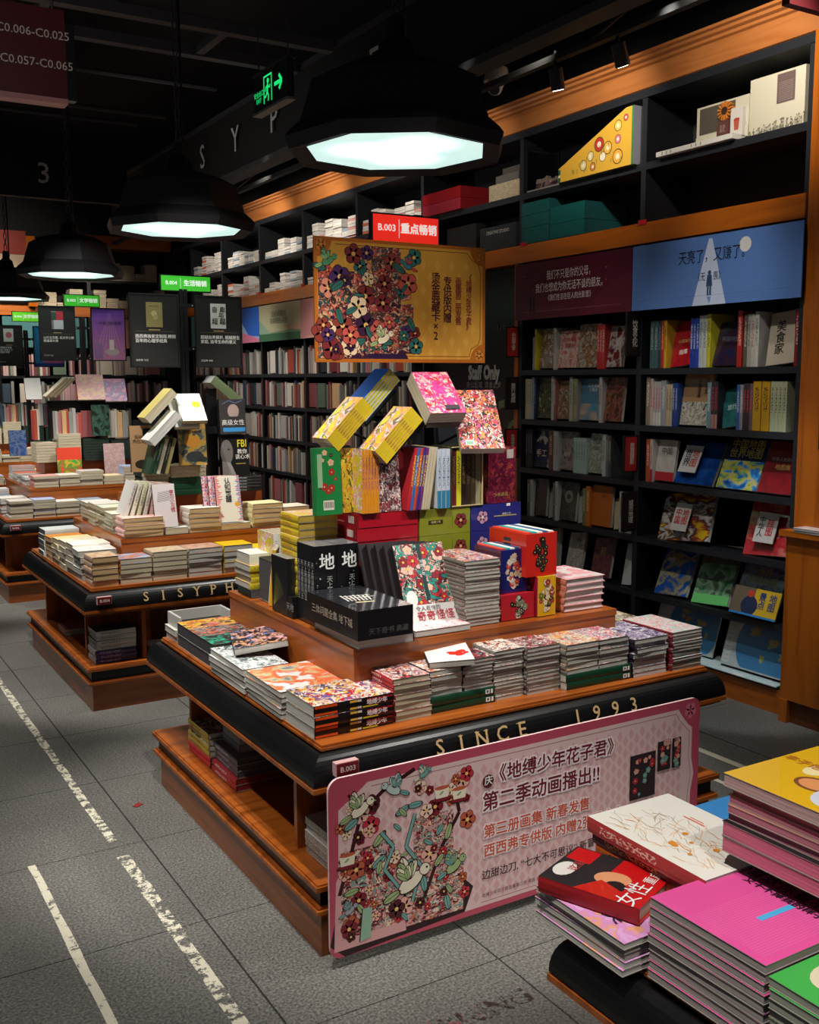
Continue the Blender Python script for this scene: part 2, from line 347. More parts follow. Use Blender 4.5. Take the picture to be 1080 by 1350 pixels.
# cctv
cc = thing('cctv_camera', 'white turret security camera hanging beside the big lamp', 'security camera', (3.55, 4.93, 3.26))
WH = flat('#b9b7b2', .4)
part('housing', MB().cyl((0, 0, .0), (0, 0, .07), .075, .06, WH, 20).cyl((0, 0, .07), (0, 0, .09), .06, .02, WH, 20), cc)
part('eyeball', MB().cyl((0, 0, .02), (-.05, -.05, -.06), .055, .04, WH, 20), cc)
part('lens', MB().cyl((-.05, -.05, -.06), (-.056, -.056, -.07), .03, .028, BLK, 16), cc)
part('bracket', MB().cyl((0, 0, .08), (0, 0, .5), .01, .01, BLKM, 8), cc)
sd_ = thing('smoke_detector', 'small pale round detector under the ceiling at the top of the picture', 'smoke detector', (2.02, 4.35, 3.36))
part('body', MB().cyl((0, 0, 0), (0, 0, .03), .04, .06, WH, 20), sd_); part('stem', MB().cyl((0, 0, .03), (0, 0, .93), .008, .008, BLKM, 6), sd_)
# exit sign
ex = thing('exit_sign', 'green lit emergency exit sign with running figure and arrow hanging on chains', 'exit sign', (1.8, 4.27, 2.80))
part('housing', MB().box(0, -.34, -.075, .03, 0, .075, flat('#1b201d', .4)).box(-.006, -.345, -.085, .036, .005, -.075, flat('#9a9a94', .4, .5)).box(-.006, -.345, .075, .036, .005, .082, flat('#555', .4, .5)), ex)
EG = flat('#17d06a', .5, emit=1.3)
p = Print(); E_ = EG
p.rect(.105, -.055, .112, .055, E_); p.rect(.105, .048, .19, .055, E_); p.rect(.183, -.055, .19, .055, E_)
p.disc(.150, .03, .011, E_, 12); p.line([(.148, .018), (.142, -.012)], .014, E_)
p.line([(.142, -.012), (.155, -.03), (.150, -.05)], .009, E_); p.line([(.142, -.012), (.128, -.028), (.114, -.03)], .009, E_)
p.line([(.146, .012), (.166, .0), (.172, .012)], .007, E_); p.line([(.146, .012), (.128, .006), (.122, -.008)], .007, E_)
p.line([(.215, 0), (.285, 0)], .016, E_); p.line([(.262, .028), (.29, 0), (.262, -.028)], .014, E_)
part('pictogram', p, ex, facing_west(-.001, 0, 0))
text(ex, '安全出口\nEXIT', facing_west(-.002, -.055, -.02), .026, EG)
for y in (-.02, -.32):
    part('chain', MB().cyl((.015, y, .08), (.015, y, 1.45), .003, .003, GREY, 6), ex)
# hanging maroon directory sign
ds = thing('hanging_sign', 'dark maroon hanging directory sign with white arrows and code numbers at top left', 'sign', (.835, 3.5, 2.49))
MAR = flat('#5a0c14', .45)
part('panel', MB().box(-1.0, 0, 0, 0, .05, .27, MAR).box(-1.0, -.004, -.016, 0, .054, 0, flat('#c98b8b', .4)), ds)
part('side_cap', MB().box(0, .006, 0, .03, .044, .235, BLK), ds)
OW = flat('#e6d9cf', .5)
text(ds, 'C0.006-C0.025', facing_south(-.098, -.002, .19), .036, OW, 'CENTER', bold=.005)
text(ds, 'C0.057-C0.065', facing_south(-.09, -.002, .10), .036, OW, 'CENTER', bold=.005)
text(ds, '←', facing_south(-.232, -.002, .19), .034, OW); text(ds, '↗', facing_south(-.228, -.002, .10), .034, OW)
part('chain', MB().cyl((-.03, .025, .27), (-.03, .025, 1.8), .004, .004, GREY, 6), ds)
rs = thing('corner_sign', 'dark red hanging sign corner cutting the top right corner above the cornice', 'sign', (2.785, 2.3, 2.766))
part('panel', MB().box(0, 0, 0, .6, .03, .4, MAR), rs); part('rod', MB().cyl((.3, .015, .4), (.3, .015, 1.53), .008, .008, BLKM, 8), rs)

# ------------------------------------------------------------------ pendant lamps
GLASS = None
def lamp_glass():
    m, nt, b, N, L = nmat('lit_diffuser')
    g = N.new('ShaderNodeTexCoord'); b.inputs['Base Color'].default_value = (.8, .85, .85, 1)
    acc = None
    for cx, cy in ((-.11, .02), (.06, .10), (.04, -.12)):       # the bulbs behind the diffuser
        d = N.new('ShaderNodeVectorMath'); d.operation = 'DISTANCE'; d.inputs[1].default_value = (cx, cy, 0); L.new(g.outputs['Object'], d.inputs[0])
        r = N.new('ShaderNodeMapRange'); r.inputs[1].default_value = .0; r.inputs[2].default_value = .17; r.inputs[3].default_value = 2.6; r.inputs[4].default_value = 0; r.interpolation_type = 'SMOOTHSTEP'; L.new(d.outputs['Value'], r.inputs[0])
        if acc is None: acc = r.outputs[0]
        else:
            a = N.new('ShaderNodeMath'); L.new(acc, a.inputs[0]); L.new(r.outputs[0], a.inputs[1]); acc = a.outputs[0]
    a = N.new('ShaderNodeMath'); a.inputs[1].default_value = 1.0; L.new(acc, a.inputs[0])
    b.inputs['Emission Color'].default_value = (.60, .86, .80, 1); L.new(a.outputs[0], b.inputs['Emission Strength'])
    return m
GLASS = lamp_glass()
def ringpts(r, z, n=8, rot=0.): return [(r*math.cos(rot+2*PI*i/n), r*math.sin(rot+2*PI*i/n), z) for i in range(n)]
SH = flat('#2b2b2e', .5)
def lamp(label, x, y, z, rot):
    t = thing('pendant_lamp', label, 'pendant lamp', (x, y, z), 'octagonal hanging lamps over the tables'); t.rotation_euler = (0, 0, rot)
    def loft(prof, m):
        b = MB()
        for (r0, z0), (r1, z1) in zip(prof, prof[1:]):
            A, B = ringpts(r0, z0), ringpts(r1, z1)
            for i in range(8): b.face([A[i], A[(i+1) % 8], B[(i+1) % 8], B[i]], m)
        return b
    sh = loft([(.325, .0), (.385, -.012), (.40, .03), (.385, .05), (.345, .085), (.30, .225), (.20, .275), (.075, .30)], SH)
    sh.face(ringpts(.075, .30), SH); part('shade', sh, t)
    gl = MB(); gl.face(ringpts(.326, .004)[::-1], GLASS); o = part('diffuser', gl, t)
    part('cap', loft([(.075, .30), (.06, .36), (.035, .38), (.03, .45)], BLKM), t)
    ch = MB()
    for k in range(26):
        zz = .45+k*.055; a = (k % 2)*PI/2; dx, dy = math.cos(a)*.012, math.sin(a)*.012
        ch.cyl((dx, dy, zz), (dx, dy, zz+.06), .004, .004, GREY, 5); ch.cyl((-dx, -dy, zz), (-dx, -dy, zz+.06), .004, .004, GREY, 5)
    part('chain', ch, t)
    part('cable', MB().cyl((.03, 0, .4), (.02, 0, 1.9), .006, .006, BLK, 6), t)
for k, (x, y, z, lab) in enumerate(((1.89, 3.22, 2.385, 'large black octagonal pendant lamp over the table with the pink banner'), (1.85, 5.42, 2.385, 'black octagonal pendant lamp over the middle table, left of the biggest lamp'),
        (1.9, 8.1, 2.385, 'small far black pendant lamp, third from the right'), (1.9, 10.7, 2.385, 'farthest pendant lamp, cut by the left frame edge'))):
    lamp(lab, x, y, z, math.radians((-12, 10, 0, 5)[k]))

# ------------------------------------------------------------------ tables
def moulding(x0, y0, x1, y1, z0, steps, m):
    """stepped edge board: steps = [(outset, thickness), ...] from the bottom up"""
    b = MB(); z = z0
    for o, t in steps:
        b.box(x0-o, y0-o, z, x1+o, y1+o, z+t, m); z += t
    return b
def fascia(x0, y0, x1, y1, z0, z1, bulge, m):
    """black band with a convex quarter round profile running round the table"""
    b = MB(); n = 8; prev = None
    for k in range(n+1):
        a = k/n*PI/2; o = bulge*math.cos(a); z = z0+(z1-z0)*math.sin(a)
        ring = [(x0-o, y0-o, z), (x1+o, y0-o, z), (x1+o, y1+o, z), (x0-o, y1+o, z)]
        if prev:
            for i in range(4): b.face([prev[i], prev[(i+1) % 4], ring[(i+1) % 4], ring[i]], m)
        prev = ring
    return b
def table(label, dx, dy, code, word, riser2=True, rz=.8, rx0=1.395, ry=(2.645, 3.655)):
    t = thing('display_table', label, 'display table', (dx, dy, 0), None)
    X0, X1, Y0, Y1 = 1.17, 2.69, 2.43, 3.87
    part('plinth', MB().box(X0, Y0, 0, X1, Y1, .128, WX, side={'w': WY, 'e': WY}), t)
    part('lower_moulding', moulding(X0, Y0, X1, Y1, .128, [(.012, .006), (.022, .012), (.014, .006)], WX), t)
    part('black_band', MB().box(X0-.004, Y0-.004, .152, X1+.004, Y1+.004, .198, BLK), t)
    part('shelf', moulding(X0, Y0, X1, Y1, .198, [(.012, .005), (.024, .014), (.018, .005)], WX), t)
    cx0, cy0, cx1, cy1 = X0+.36, Y0+.34, X1-.36, Y1-.34
    part('core', MB().box(cx0, cy0, .222, cx1, cy1, .49, wood('z', '#7a3f1a', '#5a2b10', .4)), t)
    for a, b in (((X0+.03, Y0+.215), (cx0, Y0+.235)), ((X0+.03, Y1-.30), (cx0, Y1-.28)), ((X0+.26, Y0+.03), (X0+.28, cy0)), ((X1-.3, Y0+.03), (X1-.28, cy0)), ((cx1, Y0+.25), (X1-.03, Y0+.27)), ((cx1, Y1-.3), (X1-.03, Y1-.28))):
        part('divider', MB().box(a[0], a[1], .222, b[0], b[1], .49, WZ), t)
    part('upper_moulding', moulding(X0, Y0, X1, Y1, .472, [(.006, .008), (.020, .010), (.034, .013), (.028, .006)], WX), t)
    part('black_fascia', fascia(X0+.012, Y0+.012, X1-.012, Y1-.012, .508, .584, .044, BLK), t)
    part('tabletop', moulding(X0+.026, Y0+.026, X1-.026, Y1-.026, .580, [(.002, .008), (.012, .007), (.008, .008)], WX), t)
    part('riser', MB().box(rx0, ry[0], .6, rx0+1.035, ry[1], rz-.02, WX, side={'w': WY, 'e': WY}).box(rx0-.003, ry[0]-.003, rz-.02, rx0+1.038, ry[1]+.003, rz, WX, side={'w': WY}), t)
    if riser2:
        part('upper_riser', MB().box(1.585, 3.04, .8, 2.33, 3.38, .965, WX), t)
    bd = part('number_badge', MB().box(1.198, Y0-.048, .533, 1.268, Y0-.026, .570, flat('#c9a0a0', .4)).box(1.2, Y0-.050, .535, 1.266, Y0-.04, .568, flat('#6e1420', .4)), t)
    text(bd, code, facing_south(1.233, Y0-.052, .551), .021, OW, bold=.012)
    for ch, x in word:
        F = frame((x-.045, Y0-.0365, .545), (1, 0, 0), (0, .30, 1)); text(t, ch, F, .064, GOLD, bold=.012)
        p = Print(); h = .0225
        for sx, sy in dict(I=((0, 1), (0, -1)), N=((-.016, 1), (.016, 1), (-.016, -1)), E=((-.012, 1), (-.012, -1)), H=((-.016, 1), (.016, 1), (-.016, -1), (.016, -1)), P=((-.011, 1), (-.011, -1)), Y=((-.016, 1), (.016, 1), (0, -1))).get(ch, ((.004, -1),) if ch == '1' else ()): p.rect(sx-.008, sy*h-.0012-.0006, sx+.008, sy*h+.0012-.0006, GOLD)
        if p.v: part('serif', p, t, F)
    return t
t1w = [(c, 1.585+.074*i) for i, c in enumerate('SINCE')]+[(c, 2.098+.0785*i) for i, c in enumerate('1993')]
t2w = [(c, 1.482+.0865*i) for i, c in enumerate('SISYPHE')]
TB1 = table('wooden display table behind the pink banner, piled with comics and boxed sets', 0, 0, 'B.003', t1w)
TB2 = table('wooden display table left of the banner table, black fascia with gold lettering', 0, 2.505, 'B.004', t2w)
TB3 = table('far wooden display table at the left frame edge, behind the lettered one', .1, 5.3, 'B.005', [])
TB4 = table('wooden display table in the near right corner of the picture', 0, -2.505, 'B.002', [], False, .775, 1.408, (2.63, 3.655))
TB5 = table('farthest wooden display table, mostly hidden behind the other far one', .15, 8.0, 'B.006', [])

# ------------------------------------------------------------------ books
ORD = ['first', 'second', 'third', 'fourth', 'fifth', 'sixth', 'seventh', 'eighth', 'ninth', 'tenth', 'eleventh', 'twelfth', 'thirteenth', 'fourteenth', 'fifteenth', 'sixteenth', 'seventeenth', 'eighteenth', 'nineteenth', 'twentieth'] + ['twenty-'+q for q in ('first', 'second', 'third', 'fourth', 'fifth', 'sixth', 'seventh', 'eighth', 'ninth')]
BM = {}; EDGE = flat('#8f8a80', .6)
def book_meshes(w, d, t, cover, spine, pg, hard=False):
    k = (round(w, 4), round(d, 4), round(t, 4), cover.name, spine.name, pg.name, hard)
    if k in BM: return BM[k]
    c = min(.0022, t*.12) if hard else min(.0011, t*.08); i = .004 if hard else .0012
    b = MB(); sd = {'top': cover}
    x0, x1, y0, y1 = -w/2, w/2, -d/2, d/2
    eg = cover if hard else EDGE
    b.box(x0, y0, t-c, x1, y1, t, eg, side={'w': spine, 'top': cover}); b.box(x0, y0, 0, x1, y1, c, eg, side={'w': spine, 'bottom': cover})
    # spine: slightly rounded strip, UV runs along the book
    xs = [x0, x0-.0015, x0-.0015, x0]; zs = [c, t*.3, t*.7, t-c]; us = [0, .3, .7, 1]
    for q in range(3):
        b.face([(xs[q], y1, zs[q]), (xs[q], y0, zs[q]), (xs[q+1], y0, zs[q+1]), (xs[q+1], y1, zs[q+1])], spine, [(us[q], 1), (us[q], 0), (us[q+1], 0), (us[q+1], 1)])
    b.face([(x0+c, y1, c), (x0+c, y1, t-c), (x0+c, y0, t-c), (x0+c, y0, c)], spine)
    p = MB().box(x0+c*1.2, y0+i, c*1.02, x1-i, y1-i, t-c*1.02, pg)
    BM[k] = (b.mesh('cover'), p.mesh('page_block')); return BM[k]
NB = {}
def book(M, w, d, t, cover, spine, pg, label, cat='book', group=None, hard=False, name=None, single=False):
    a, p = book_meshes(w, d, t, cover, spine, pg, hard)
    o = link(name or cat.replace(' ', '_'), a, None, M=M); tag(o, label, cat, group)
    q = link('page_block', p, o)
    NB[cat] = NB.get(cat, 0)+1
    return o
SPR = {'W': 0, 'S': PI/2, 'E': PI, 'N': -PI/2}
def stack(x0, y0, x1, y1, z0, n, h, spine, cover, smat, pg, desc, where, cat='book', covers=None, jit=.003, hard=False, name=None, ang=0., group=None):
    cx, cy = (x0+x1)/2, (y0+y1)/2; W_, D_ = x1-x0, y1-y0
    w, d = (W_, D_) if spine in 'WE' else (D_, W_)
    t = h/n; out = []
    r = random.Random(int(abs(x0*977+y0*331+z0*77)*100))
    for k in range(n):
        cv = covers[n-1-k] if covers and n-1-k < len(covers) else cover
        M = Matrix.Translation((cx+r.uniform(-jit, jit), cy+r.uniform(-jit, jit), z0+k*t)) @ Matrix.Rotation(SPR[spine]+ang+r.uniform(-.02, .02)*jit/.003, 4, 'Z')
        pos = 'top' if k == n-1 else 'bottom' if k == 0 else ORD[n-1-k]+' down'
        if n == 1: pos = 'single'
        lab = '%s %s, %s' % (desc, where, pos) if n > 1 else '%s %s' % (desc, where)
        out.append(book(M, w, d, t*.97, cv, smat, pg, lab, cat, group or desc+' '+where, hard, name))
    return out
P_ = dict(grey=page('#c2beb4'), cream=page('#c4b89c'), tan=page('#c9a877'), white=page('#cfccc6'), pink=page('#c07880'), dark=page('#4a4a4c'), warm=page('#b9a58b'))
MANGA = lambda: art(['#2a2426', '#c22a33', '#f0dfd4', '#e9a3a0', '#37507c', '#f4ece2', '#d8742a'], 5)
def sm(c, ink='#e8e4da', foot=None): return spinemat(c, ink, foot)

# ---- banner table, front row (left to right)
B1 = 'on the banner table'
mA = art(['#6d5f91', '#e8c9b0', '#c1222c', '#f5e3cf', '#e9b52d', '#d7d0d8', '#35406e'], 4.5)
oA = stack(1.192, 2.50, 1.447, 2.69, .603, 3, .097, 'S', mA, flat('#14100f', .35), P_['grey'], 'thick comic with orange spine', 'at near corner of the banner table', 'comic')
for o in oA:                                                 # spine print: orange foot, portrait block, red title
    p = Print(); w, t = .255, .031
    p.rect(-.125, .002, -.055, t-.001, flat('#e0521a', .35)); p.rect(-.015, .003, .008, t-.002, flat('#e3b23a', .4)); p.disc(-.004, .016, .008, flat('#d8836a', .4)); p.rect(.009, .003, .022, t-.002, flat('#d8d2c8', .4))
    for k in range(4): p.rect(.040+k*.022, .008, .058+k*.022, t-.004, flat('#b01825', .4))
    p.rect(.026, .003, .075, .007, flat('#d8c12c', .4))
    for k in range(5): p.rect(-.062+k*.008, .013, -.057+k*.008, .019, flat('#d8a12c', .4))
    part('spine_print', p, o, frame((-.0963, 0, 0), (0, -1, 0), (0, 0, 1)))
    text(o, '地缚少年', frame((-.0972, -.072, .016), (0, -1, 0), (0, 0, 1)), .017, flat('#f0d8d8', .4), bold=.03)
CM = [MANGA() for _ in range(4)]
redsp = sm('#b5262c', '#f3e9e0')
stack(1.457, 2.512, 1.583, 2.70, .603, 8, .128, 'W', CM[0], redsp, P_['cream'], 'red-spined comic', 'second pile along the front of the banner table', 'comic')
grn = flat('#0f3a26', .35)
def greens(x0, x1, y0, where):
    oo = stack(x0, y0, x1, y0+.155, .603, 2, .05, 'S', grn, grn, P_['grey'], 'thick dark green book under', where, 'book')
    for o in oo:
        p = Print(); L_ = x1-x0
        p.rect(L_/2-.036, .006, L_/2-.020, .020, WHITE); p.rect(L_/2-.031, .009, L_/2-.025, .017, grn); p.rect(L_/2-.016, .006, L_/2-.008, .020, WHITE)
        part('spine_print', p, o, frame((-.0795, 0, 0), (0, -1, 0), (0, 0, 1)))
greens(1.585, 1.818, 2.515, 'the third and fourth front piles')
stack(1.588, 2.52, 1.702, 2.70, .653, 5, .08, 'W', art(['#f1ece4', '#f4f0ea', '#e07b2f', '#f0e9df', '#b94a55', '#efe9e2'], 4), flat('#28242a'), P_['grey'], 'grey-edged comic', 'third pile along the front of the banner table', 'comic')
stack(1.706, 2.52, 1.816, 2.70, .653, 9, .095, 'W', art(['#1b1f2b', '#2a3350', '#151518', '#c8424a', '#ece5da', '#101014'], 4), flat('#39424c'), P_['grey'], 'thin grey comic', 'fourth pile along the front of the banner table', 'comic')
wc = art(['#f3f1ec', '#f4f2ee', '#f1eee8', '#e8e6e0', '#f3f1ec'], 2.5, False)
o = book(frame((1.70, 2.60, .742), (.86, -.40, .05), (.42, .9, .03)), .14, .19, .018, wc, flat('#1d1a1c'), P_['grey'], 'white comic with a red blot lying askew across the third and fourth front piles', 'comic')
p = Print(); R1 = flat('#d42a22', .35); 
for a, b, c in ((.02, -.02, .022), (.04, -.005, .02), (.035, -.035, .018), (.008, -.01, .014), (.055, -.02, .012)): p.disc(a, b, c, R1, 9, c*.7, a*20)
part('cover_print', p, o, Matrix.Translation((0, 0, .018)))
stack(1.823, 2.525, 1.937, 2.72, .603, 13, .157, 'W', art(['#f0ede8', '#f2eee8', '#d8742a', '#efe9e0', '#20243a', '#f2eee8'], 4.5), flat('#8a857c'), P_['grey'], 'thin white comic', 'fifth pile along the front of the banner table', 'comic')
stack(1.943, 2.515, 2.076, 2.71, .603, 12, .152, 'W', art(['#3a2a2c', '#8e3a3a', '#e8e0dc', '#b9a0a0', '#232226', '#c9474a'], 5), flat('#77736a'), P_['grey'], 'shrink-wrapped grey comic', 'sixth pile along the front of the banner table', 'comic')
greens(2.083, 2.357, 2.485, 'the seventh and eighth front piles')
stack(2.083, 2.49, 2.219, 2.69, .653, 6, .098, 'W', art(['#e8a13a', '#f1e2cc', '#d97a5a', '#b9c7b0', '#f3ead8', '#c9534a', '#7aa0b0'], 5), flat('#8a857c'), P_['grey'], 'colourful-covered comic', 'seventh pile along the front of the banner table', 'comic')
stack(2.223, 2.49, 2.352, 2.69, .653, 6, .096, 'W', art(['#d8485a', '#f2d8d4', '#4f7f9c', '#f0e6e0', '#2c2a38', '#e79aa5'], 5), flat('#8a857c'), P_['grey'], 'pink and blue comic', 'eighth pile along the front of the banner table', 'comic')
stack(2.362, 2.475, 2.514, 2.70, .603, 8, .132, 'W', art(['#4a3f5e', '#8d7fa6', '#d9cfe0', '#eee8ee', '#2b2433', '#a794b8'], 5), sm('#2e2334', '#e4dce8'), P_['white'], 'purple-spined comic', 'ninth pile along the front of the banner table', 'comic', jit=.006)
stack(2.528, 2.465, 2.668, 2.71, .603, 12, .135, 'W', art(['#bfe0da', '#f0c9c4', '#f2e6e0', '#e9a5a8', '#d8ecea', '#f3dcd6'], 4), flat('#9b2f3c'), P_['grey'], 'pale pastel comic', 'last pile at the right end of the banner table', 'comic')
stack(2.47, 2.73, 2.66, 2.98, .603, 6, .115, 'S', art(['#2f2a26', '#b59a6a', '#e8dcc0', '#6a5a40', '#efe6d2', '#4a4036'], 5), flat('#8a857c'), P_['cream'], 'cream and black patterned book', 'behind the front row right of the riser', 'book', jit=.008)
# ---- banner table, left row
stack(1.184, 2.705, 1.40, 2.975, .603, 5, .085, 'E', art(['#efeee6', '#f0efe8', '#f2f0ea', '#e9683c', '#f08a5a', '#c9cfa0', '#8a8496'], 2.2, False), flat('#b5b0a6'), P_['grey'], 'large white art book with orange sketch', 'at the banner table left edge', 'book')
stack(1.182, 2.99, 1.34, 3.30, .603, 4, .082, 'E', art(['#dfe5e2', '#e8ecea', '#9aa7a6', '#f0f0ec', '#c8d2d0', '#5f6668'], 4), flat('#8a8a86'), P_['grey'], 'pale blue-grey comic', 'second pile along the left edge of the banner table', 'comic')
bk = page('#3c3c3e')
for k, (y, pal, dsc) in enumerate(((3.315, ['#20c39a', '#1fae8c', '#1c1c1e', '#2a2a2c', '#141416'], 'teal-titled black book'), (3.445, ['#d86a4a', '#4a4a4a', '#8c8c88', '#242424', '#a3a09a', '#363638'], 'grey storm-covered black book'), (3.575, ['#e0b62a', '#d84a3a', '#e8c94a', '#1c1c1e', '#e07f8a'], 'black book with yellow cover'))):
    stack(1.20, y, 1.40, y+.128, .603, 2, .09, 'E', art(pal, 3.5, True, .3), flat('#161618'), bk, dsc, 'in the dark row left on the banner table', 'book', jit=.001)
stack(1.205, 3.73, 1.34, 3.86, .603, 2, .05, 'E', flat('#c9c5bb'), flat('#aaa69c'), P_['grey'], 'plain grey book', 'at the far left corner of the banner table', 'book')
bx = thing('open_tray', 'grey open-topped book box with a dark inside at the far end of the left row', 'box', (1.345, 3.79, .603))
gm = flat('#b9b7b0', .5)
part('walls', MB().box(-.13, -.07, 0, -.12, .07, .10, gm).box(.08, -.07, 0, .09, .07, .10, gm).box(-.12, -.07, 0, .08, -.06, .08, gm).box(-.12, .06, 0, .08, .07, .10, gm), bx)
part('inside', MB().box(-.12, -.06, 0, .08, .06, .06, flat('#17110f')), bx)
book(frame((1.33, 3.22, .705), (.93, -.30, .12), (.32, .94, 0)), .18, .24, .022, art(['#121214', '#1a1a1e', '#e8a77a', '#e7b0b4', '#141416', '#5f7fae', '#101012'], 4), flat('#26262a'), P_['grey'], 'glossy black comic with pale figures tilted on the left row', 'comic')
# ---- shelf inside the banner table
stack(1.20, 3.38, 1.33, 3.60, .224, 2, .04, 'W', flat('#a3303a'), flat('#c22f38'), P_['dark'], 'red-spined comic', 'at bottom of left pile on the open shelf of the banner table', 'comic')
stack(1.20, 3.385, 1.33, 3.60, .264, 4, .085, 'W', art(['#1a1a1a', '#d8d5cc', '#2c2c2e', '#b9b5ab'], 4), sm('#b59b35', '#1c1c1c'), P_['grey'], 'yellow-spined comic', 'in left pile on the open shelf of the banner table', 'comic')
stack(1.20, 3.13, 1.37, 3.355, .224, 2, .045, 'W', flat('#8e1f28'), sm('#a52630', '#e0d0d0'), flat('#7d1c24'), 'thick red book', 'at bottom of right pile in the banner table shelf', 'book')
stack(1.21, 3.135, 1.37, 3.355, .269, 3, .065, 'W', flat('#6a6a68'), sm('#3f4048', '#a8a8ac'), P_['dark'], 'dark grey book', 'on the red books in the banner table shelf', 'book')
stack(1.24, 3.19, 1.38, 3.345, .334, 2, .055, 'W', flat('#9a9894'), flat('#8c8a86'), P_['grey'], 'light grey book', 'topmost on the right pile of the open shelf', 'book')
stack(1.215, 2.47, 1.36, 2.62, .224, 5, .11, 'E', flat('#b8b4ac'), flat('#8a857c'), art(['#2a2a2a', '#d8d5cc', '#161616', '#bfbab0'], 8, False), 'black and white speckled book', 'on the shelf behind the banner edge', 'book')

# ---- banner table riser
def boxset(label, x0, y0, z0, x1, y1, z1, mats, name='boxed_set', cat='boxed set', group=None, books=0, bookside='s', cols=None):
    t = thing(name, label, cat, ((x0+x1)/2, (y0+y1)/2, z0), group)
    w, d, h = (x1-x0)/2, (y1-y0)/2, z1-z0
    part('slipcase', MB().box(-w, -d, 0, w, d, h, mats.get('m'), side=mats), t)
    return t, w, d, h
BK1 = flat('#141417', .3, coat=.4)
stack(1.40, 2.62, 1.59, 2.93, .803, 1, .03, 'E', grn, grn, P_['grey'], 'dark green book', 'under the big black box set on the riser corner', 'book')
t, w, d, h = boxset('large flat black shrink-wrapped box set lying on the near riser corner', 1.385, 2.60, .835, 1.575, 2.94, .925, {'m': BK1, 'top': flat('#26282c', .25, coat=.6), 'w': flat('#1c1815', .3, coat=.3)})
p = Print(); SV = flat('#c9c6bd', .4)
for k in range(7): p.line([(-.045+.012*k, -.03), (-.05+.014*k, .055-.004*(k % 3))], .006, SV)
p.line([(-.05, .01), (.05, .02)], .007, SV); p.line([(-.045, .04), (.045, .045)], .006, SV); p.rect(-.03, -.06, .03, -.045, flat('#b9b48a'))
part('cover_print', p, t, Matrix.Translation((0, -.01, h)) @ Matrix.Rotation(-.2, 4, 'Z'))
text(t, '三体问题全集 地下城', facing_west(-w-.001, 0, .045), .03, flat('#a99f8c'), bold=.01)
text(t, '天下奇书 典藏', facing_south(.01, -d-.001, .022), .022, flat('#4b4b4b'), bold=.01)
# upright black pair
for k, x in enumerate((1.418, 1.500)):
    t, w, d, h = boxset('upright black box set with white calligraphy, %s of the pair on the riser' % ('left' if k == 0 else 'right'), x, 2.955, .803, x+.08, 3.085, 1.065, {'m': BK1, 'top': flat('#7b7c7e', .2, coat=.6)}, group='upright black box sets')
    text(t, '地', facing_south(.005, -d-.001, .205), .058, WHITE, bold=.02); text(t, '天\n上\n地\n球\n的\n列', facing_south(.015, -d-.001, .10), .022, flat('#a8a8a4'), bold=.01, line=.9)
    p = Print()
    for q in range(14): p.disc(random.uniform(-.035, .035), random.uniform(.01, .24), random.uniform(.0012, .003), flat('#b9b9b5'), 8)
    part('cover_print', p, t, facing_south(0, -d-.0005, 0))
    if k == 0:
        p = Print()
        for q in range(1, 5): p.rect(-.0655+.0262*q, .004, -.0645+.0262*q, .258, flat('#4a4a4c'))
        part('volume_joints', p, t, facing_west(-w-.0005, 0, 0))
        for q in range(5): text(t, '天\n上\n地\n球\n的\n列\n王', facing_west(-w-.0012, .0524-.0262*q, .14), .020, flat('#a8a8a4'), line=.95)
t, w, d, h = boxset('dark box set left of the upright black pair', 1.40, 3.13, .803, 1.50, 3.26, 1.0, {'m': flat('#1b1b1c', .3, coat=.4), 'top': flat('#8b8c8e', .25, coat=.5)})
p = Print()
for q in range(9):
    a = 2.2-.35*q*.5; p.line([(-.05, .02), (-.05+.09*math.cos(a*.6), .02+.12*abs(math.sin(a*.6)))], .0012, flat('#8f8a3a'))
part('cover_print', p, t, facing_west(-w-.0005, 0, 0))
t, w, d, h = boxset('low black box set with a silver line drawing, behind the big flat one', 1.40, 3.092, .803, 1.46, 3.126, .875, {'m': BK1})
text(t, '天地', facing_west(-w-.001, 0, .035), .03, flat('#8a8a88'))
YL = art(['#e8cf2c', '#ecd63c', '#e6c422', '#f0a9b0', '#f3e6d8', '#e8cf2c'], 4)
ys = sm('#d8b21c', '#a8323a')
for k, (x, c, lb) in enumerate(((1.425, '#d9a41a', 'yellow'), (1.437, '#e8dcc8', 'cream'))):
    book(frame((x+.02, 3.36+.03*k, .903), (.51, .86, 0), (.10, 0, 1)), .10, .2, .014, flat(c), flat(c), P_['cream'], 'upright %s slim book leaning at the left of the riser' % lb, 'book')
stack(1.405, 3.48, 1.54, 3.60, .803, 1, .03, 'W', flat('#1e2a22'), flat('#1c2620'), P_['dark'], 'dark green book', 'at the far left end of the riser', 'book')
stack(1.41, 3.48, 1.54, 3.63, .833, 4, .09, 'S', YL, sm('#c9b32a', '#6d6a20'), P_['grey'], 'yellow-spined book', 'in the pile at the far left end of the riser', 'book', jit=.006)
stack(1.41, 3.49, 1.54, 3.62, .923, 1, .04, 'S', flat('#dcdcd4'), flat('#cfd0b8'), P_['grey'], 'white book', 'on top of the yellow pile', 'book')
# row of upright yellow-green spines behind
for k in range(8):
    book(frame((1.49+.021*k, 3.52, .93), (0, 1, 0), (0, 0, 1)), .15, .215, .02, YL, sm('#b7b02a' if k > 2 else '#d8d5cc', '#5c5a20'), P_['cream'], 'upright olive-yellow volume, %s in the row at the back left of the riser' % ORD[k], 'book', 'olive volumes at the back left of the riser')
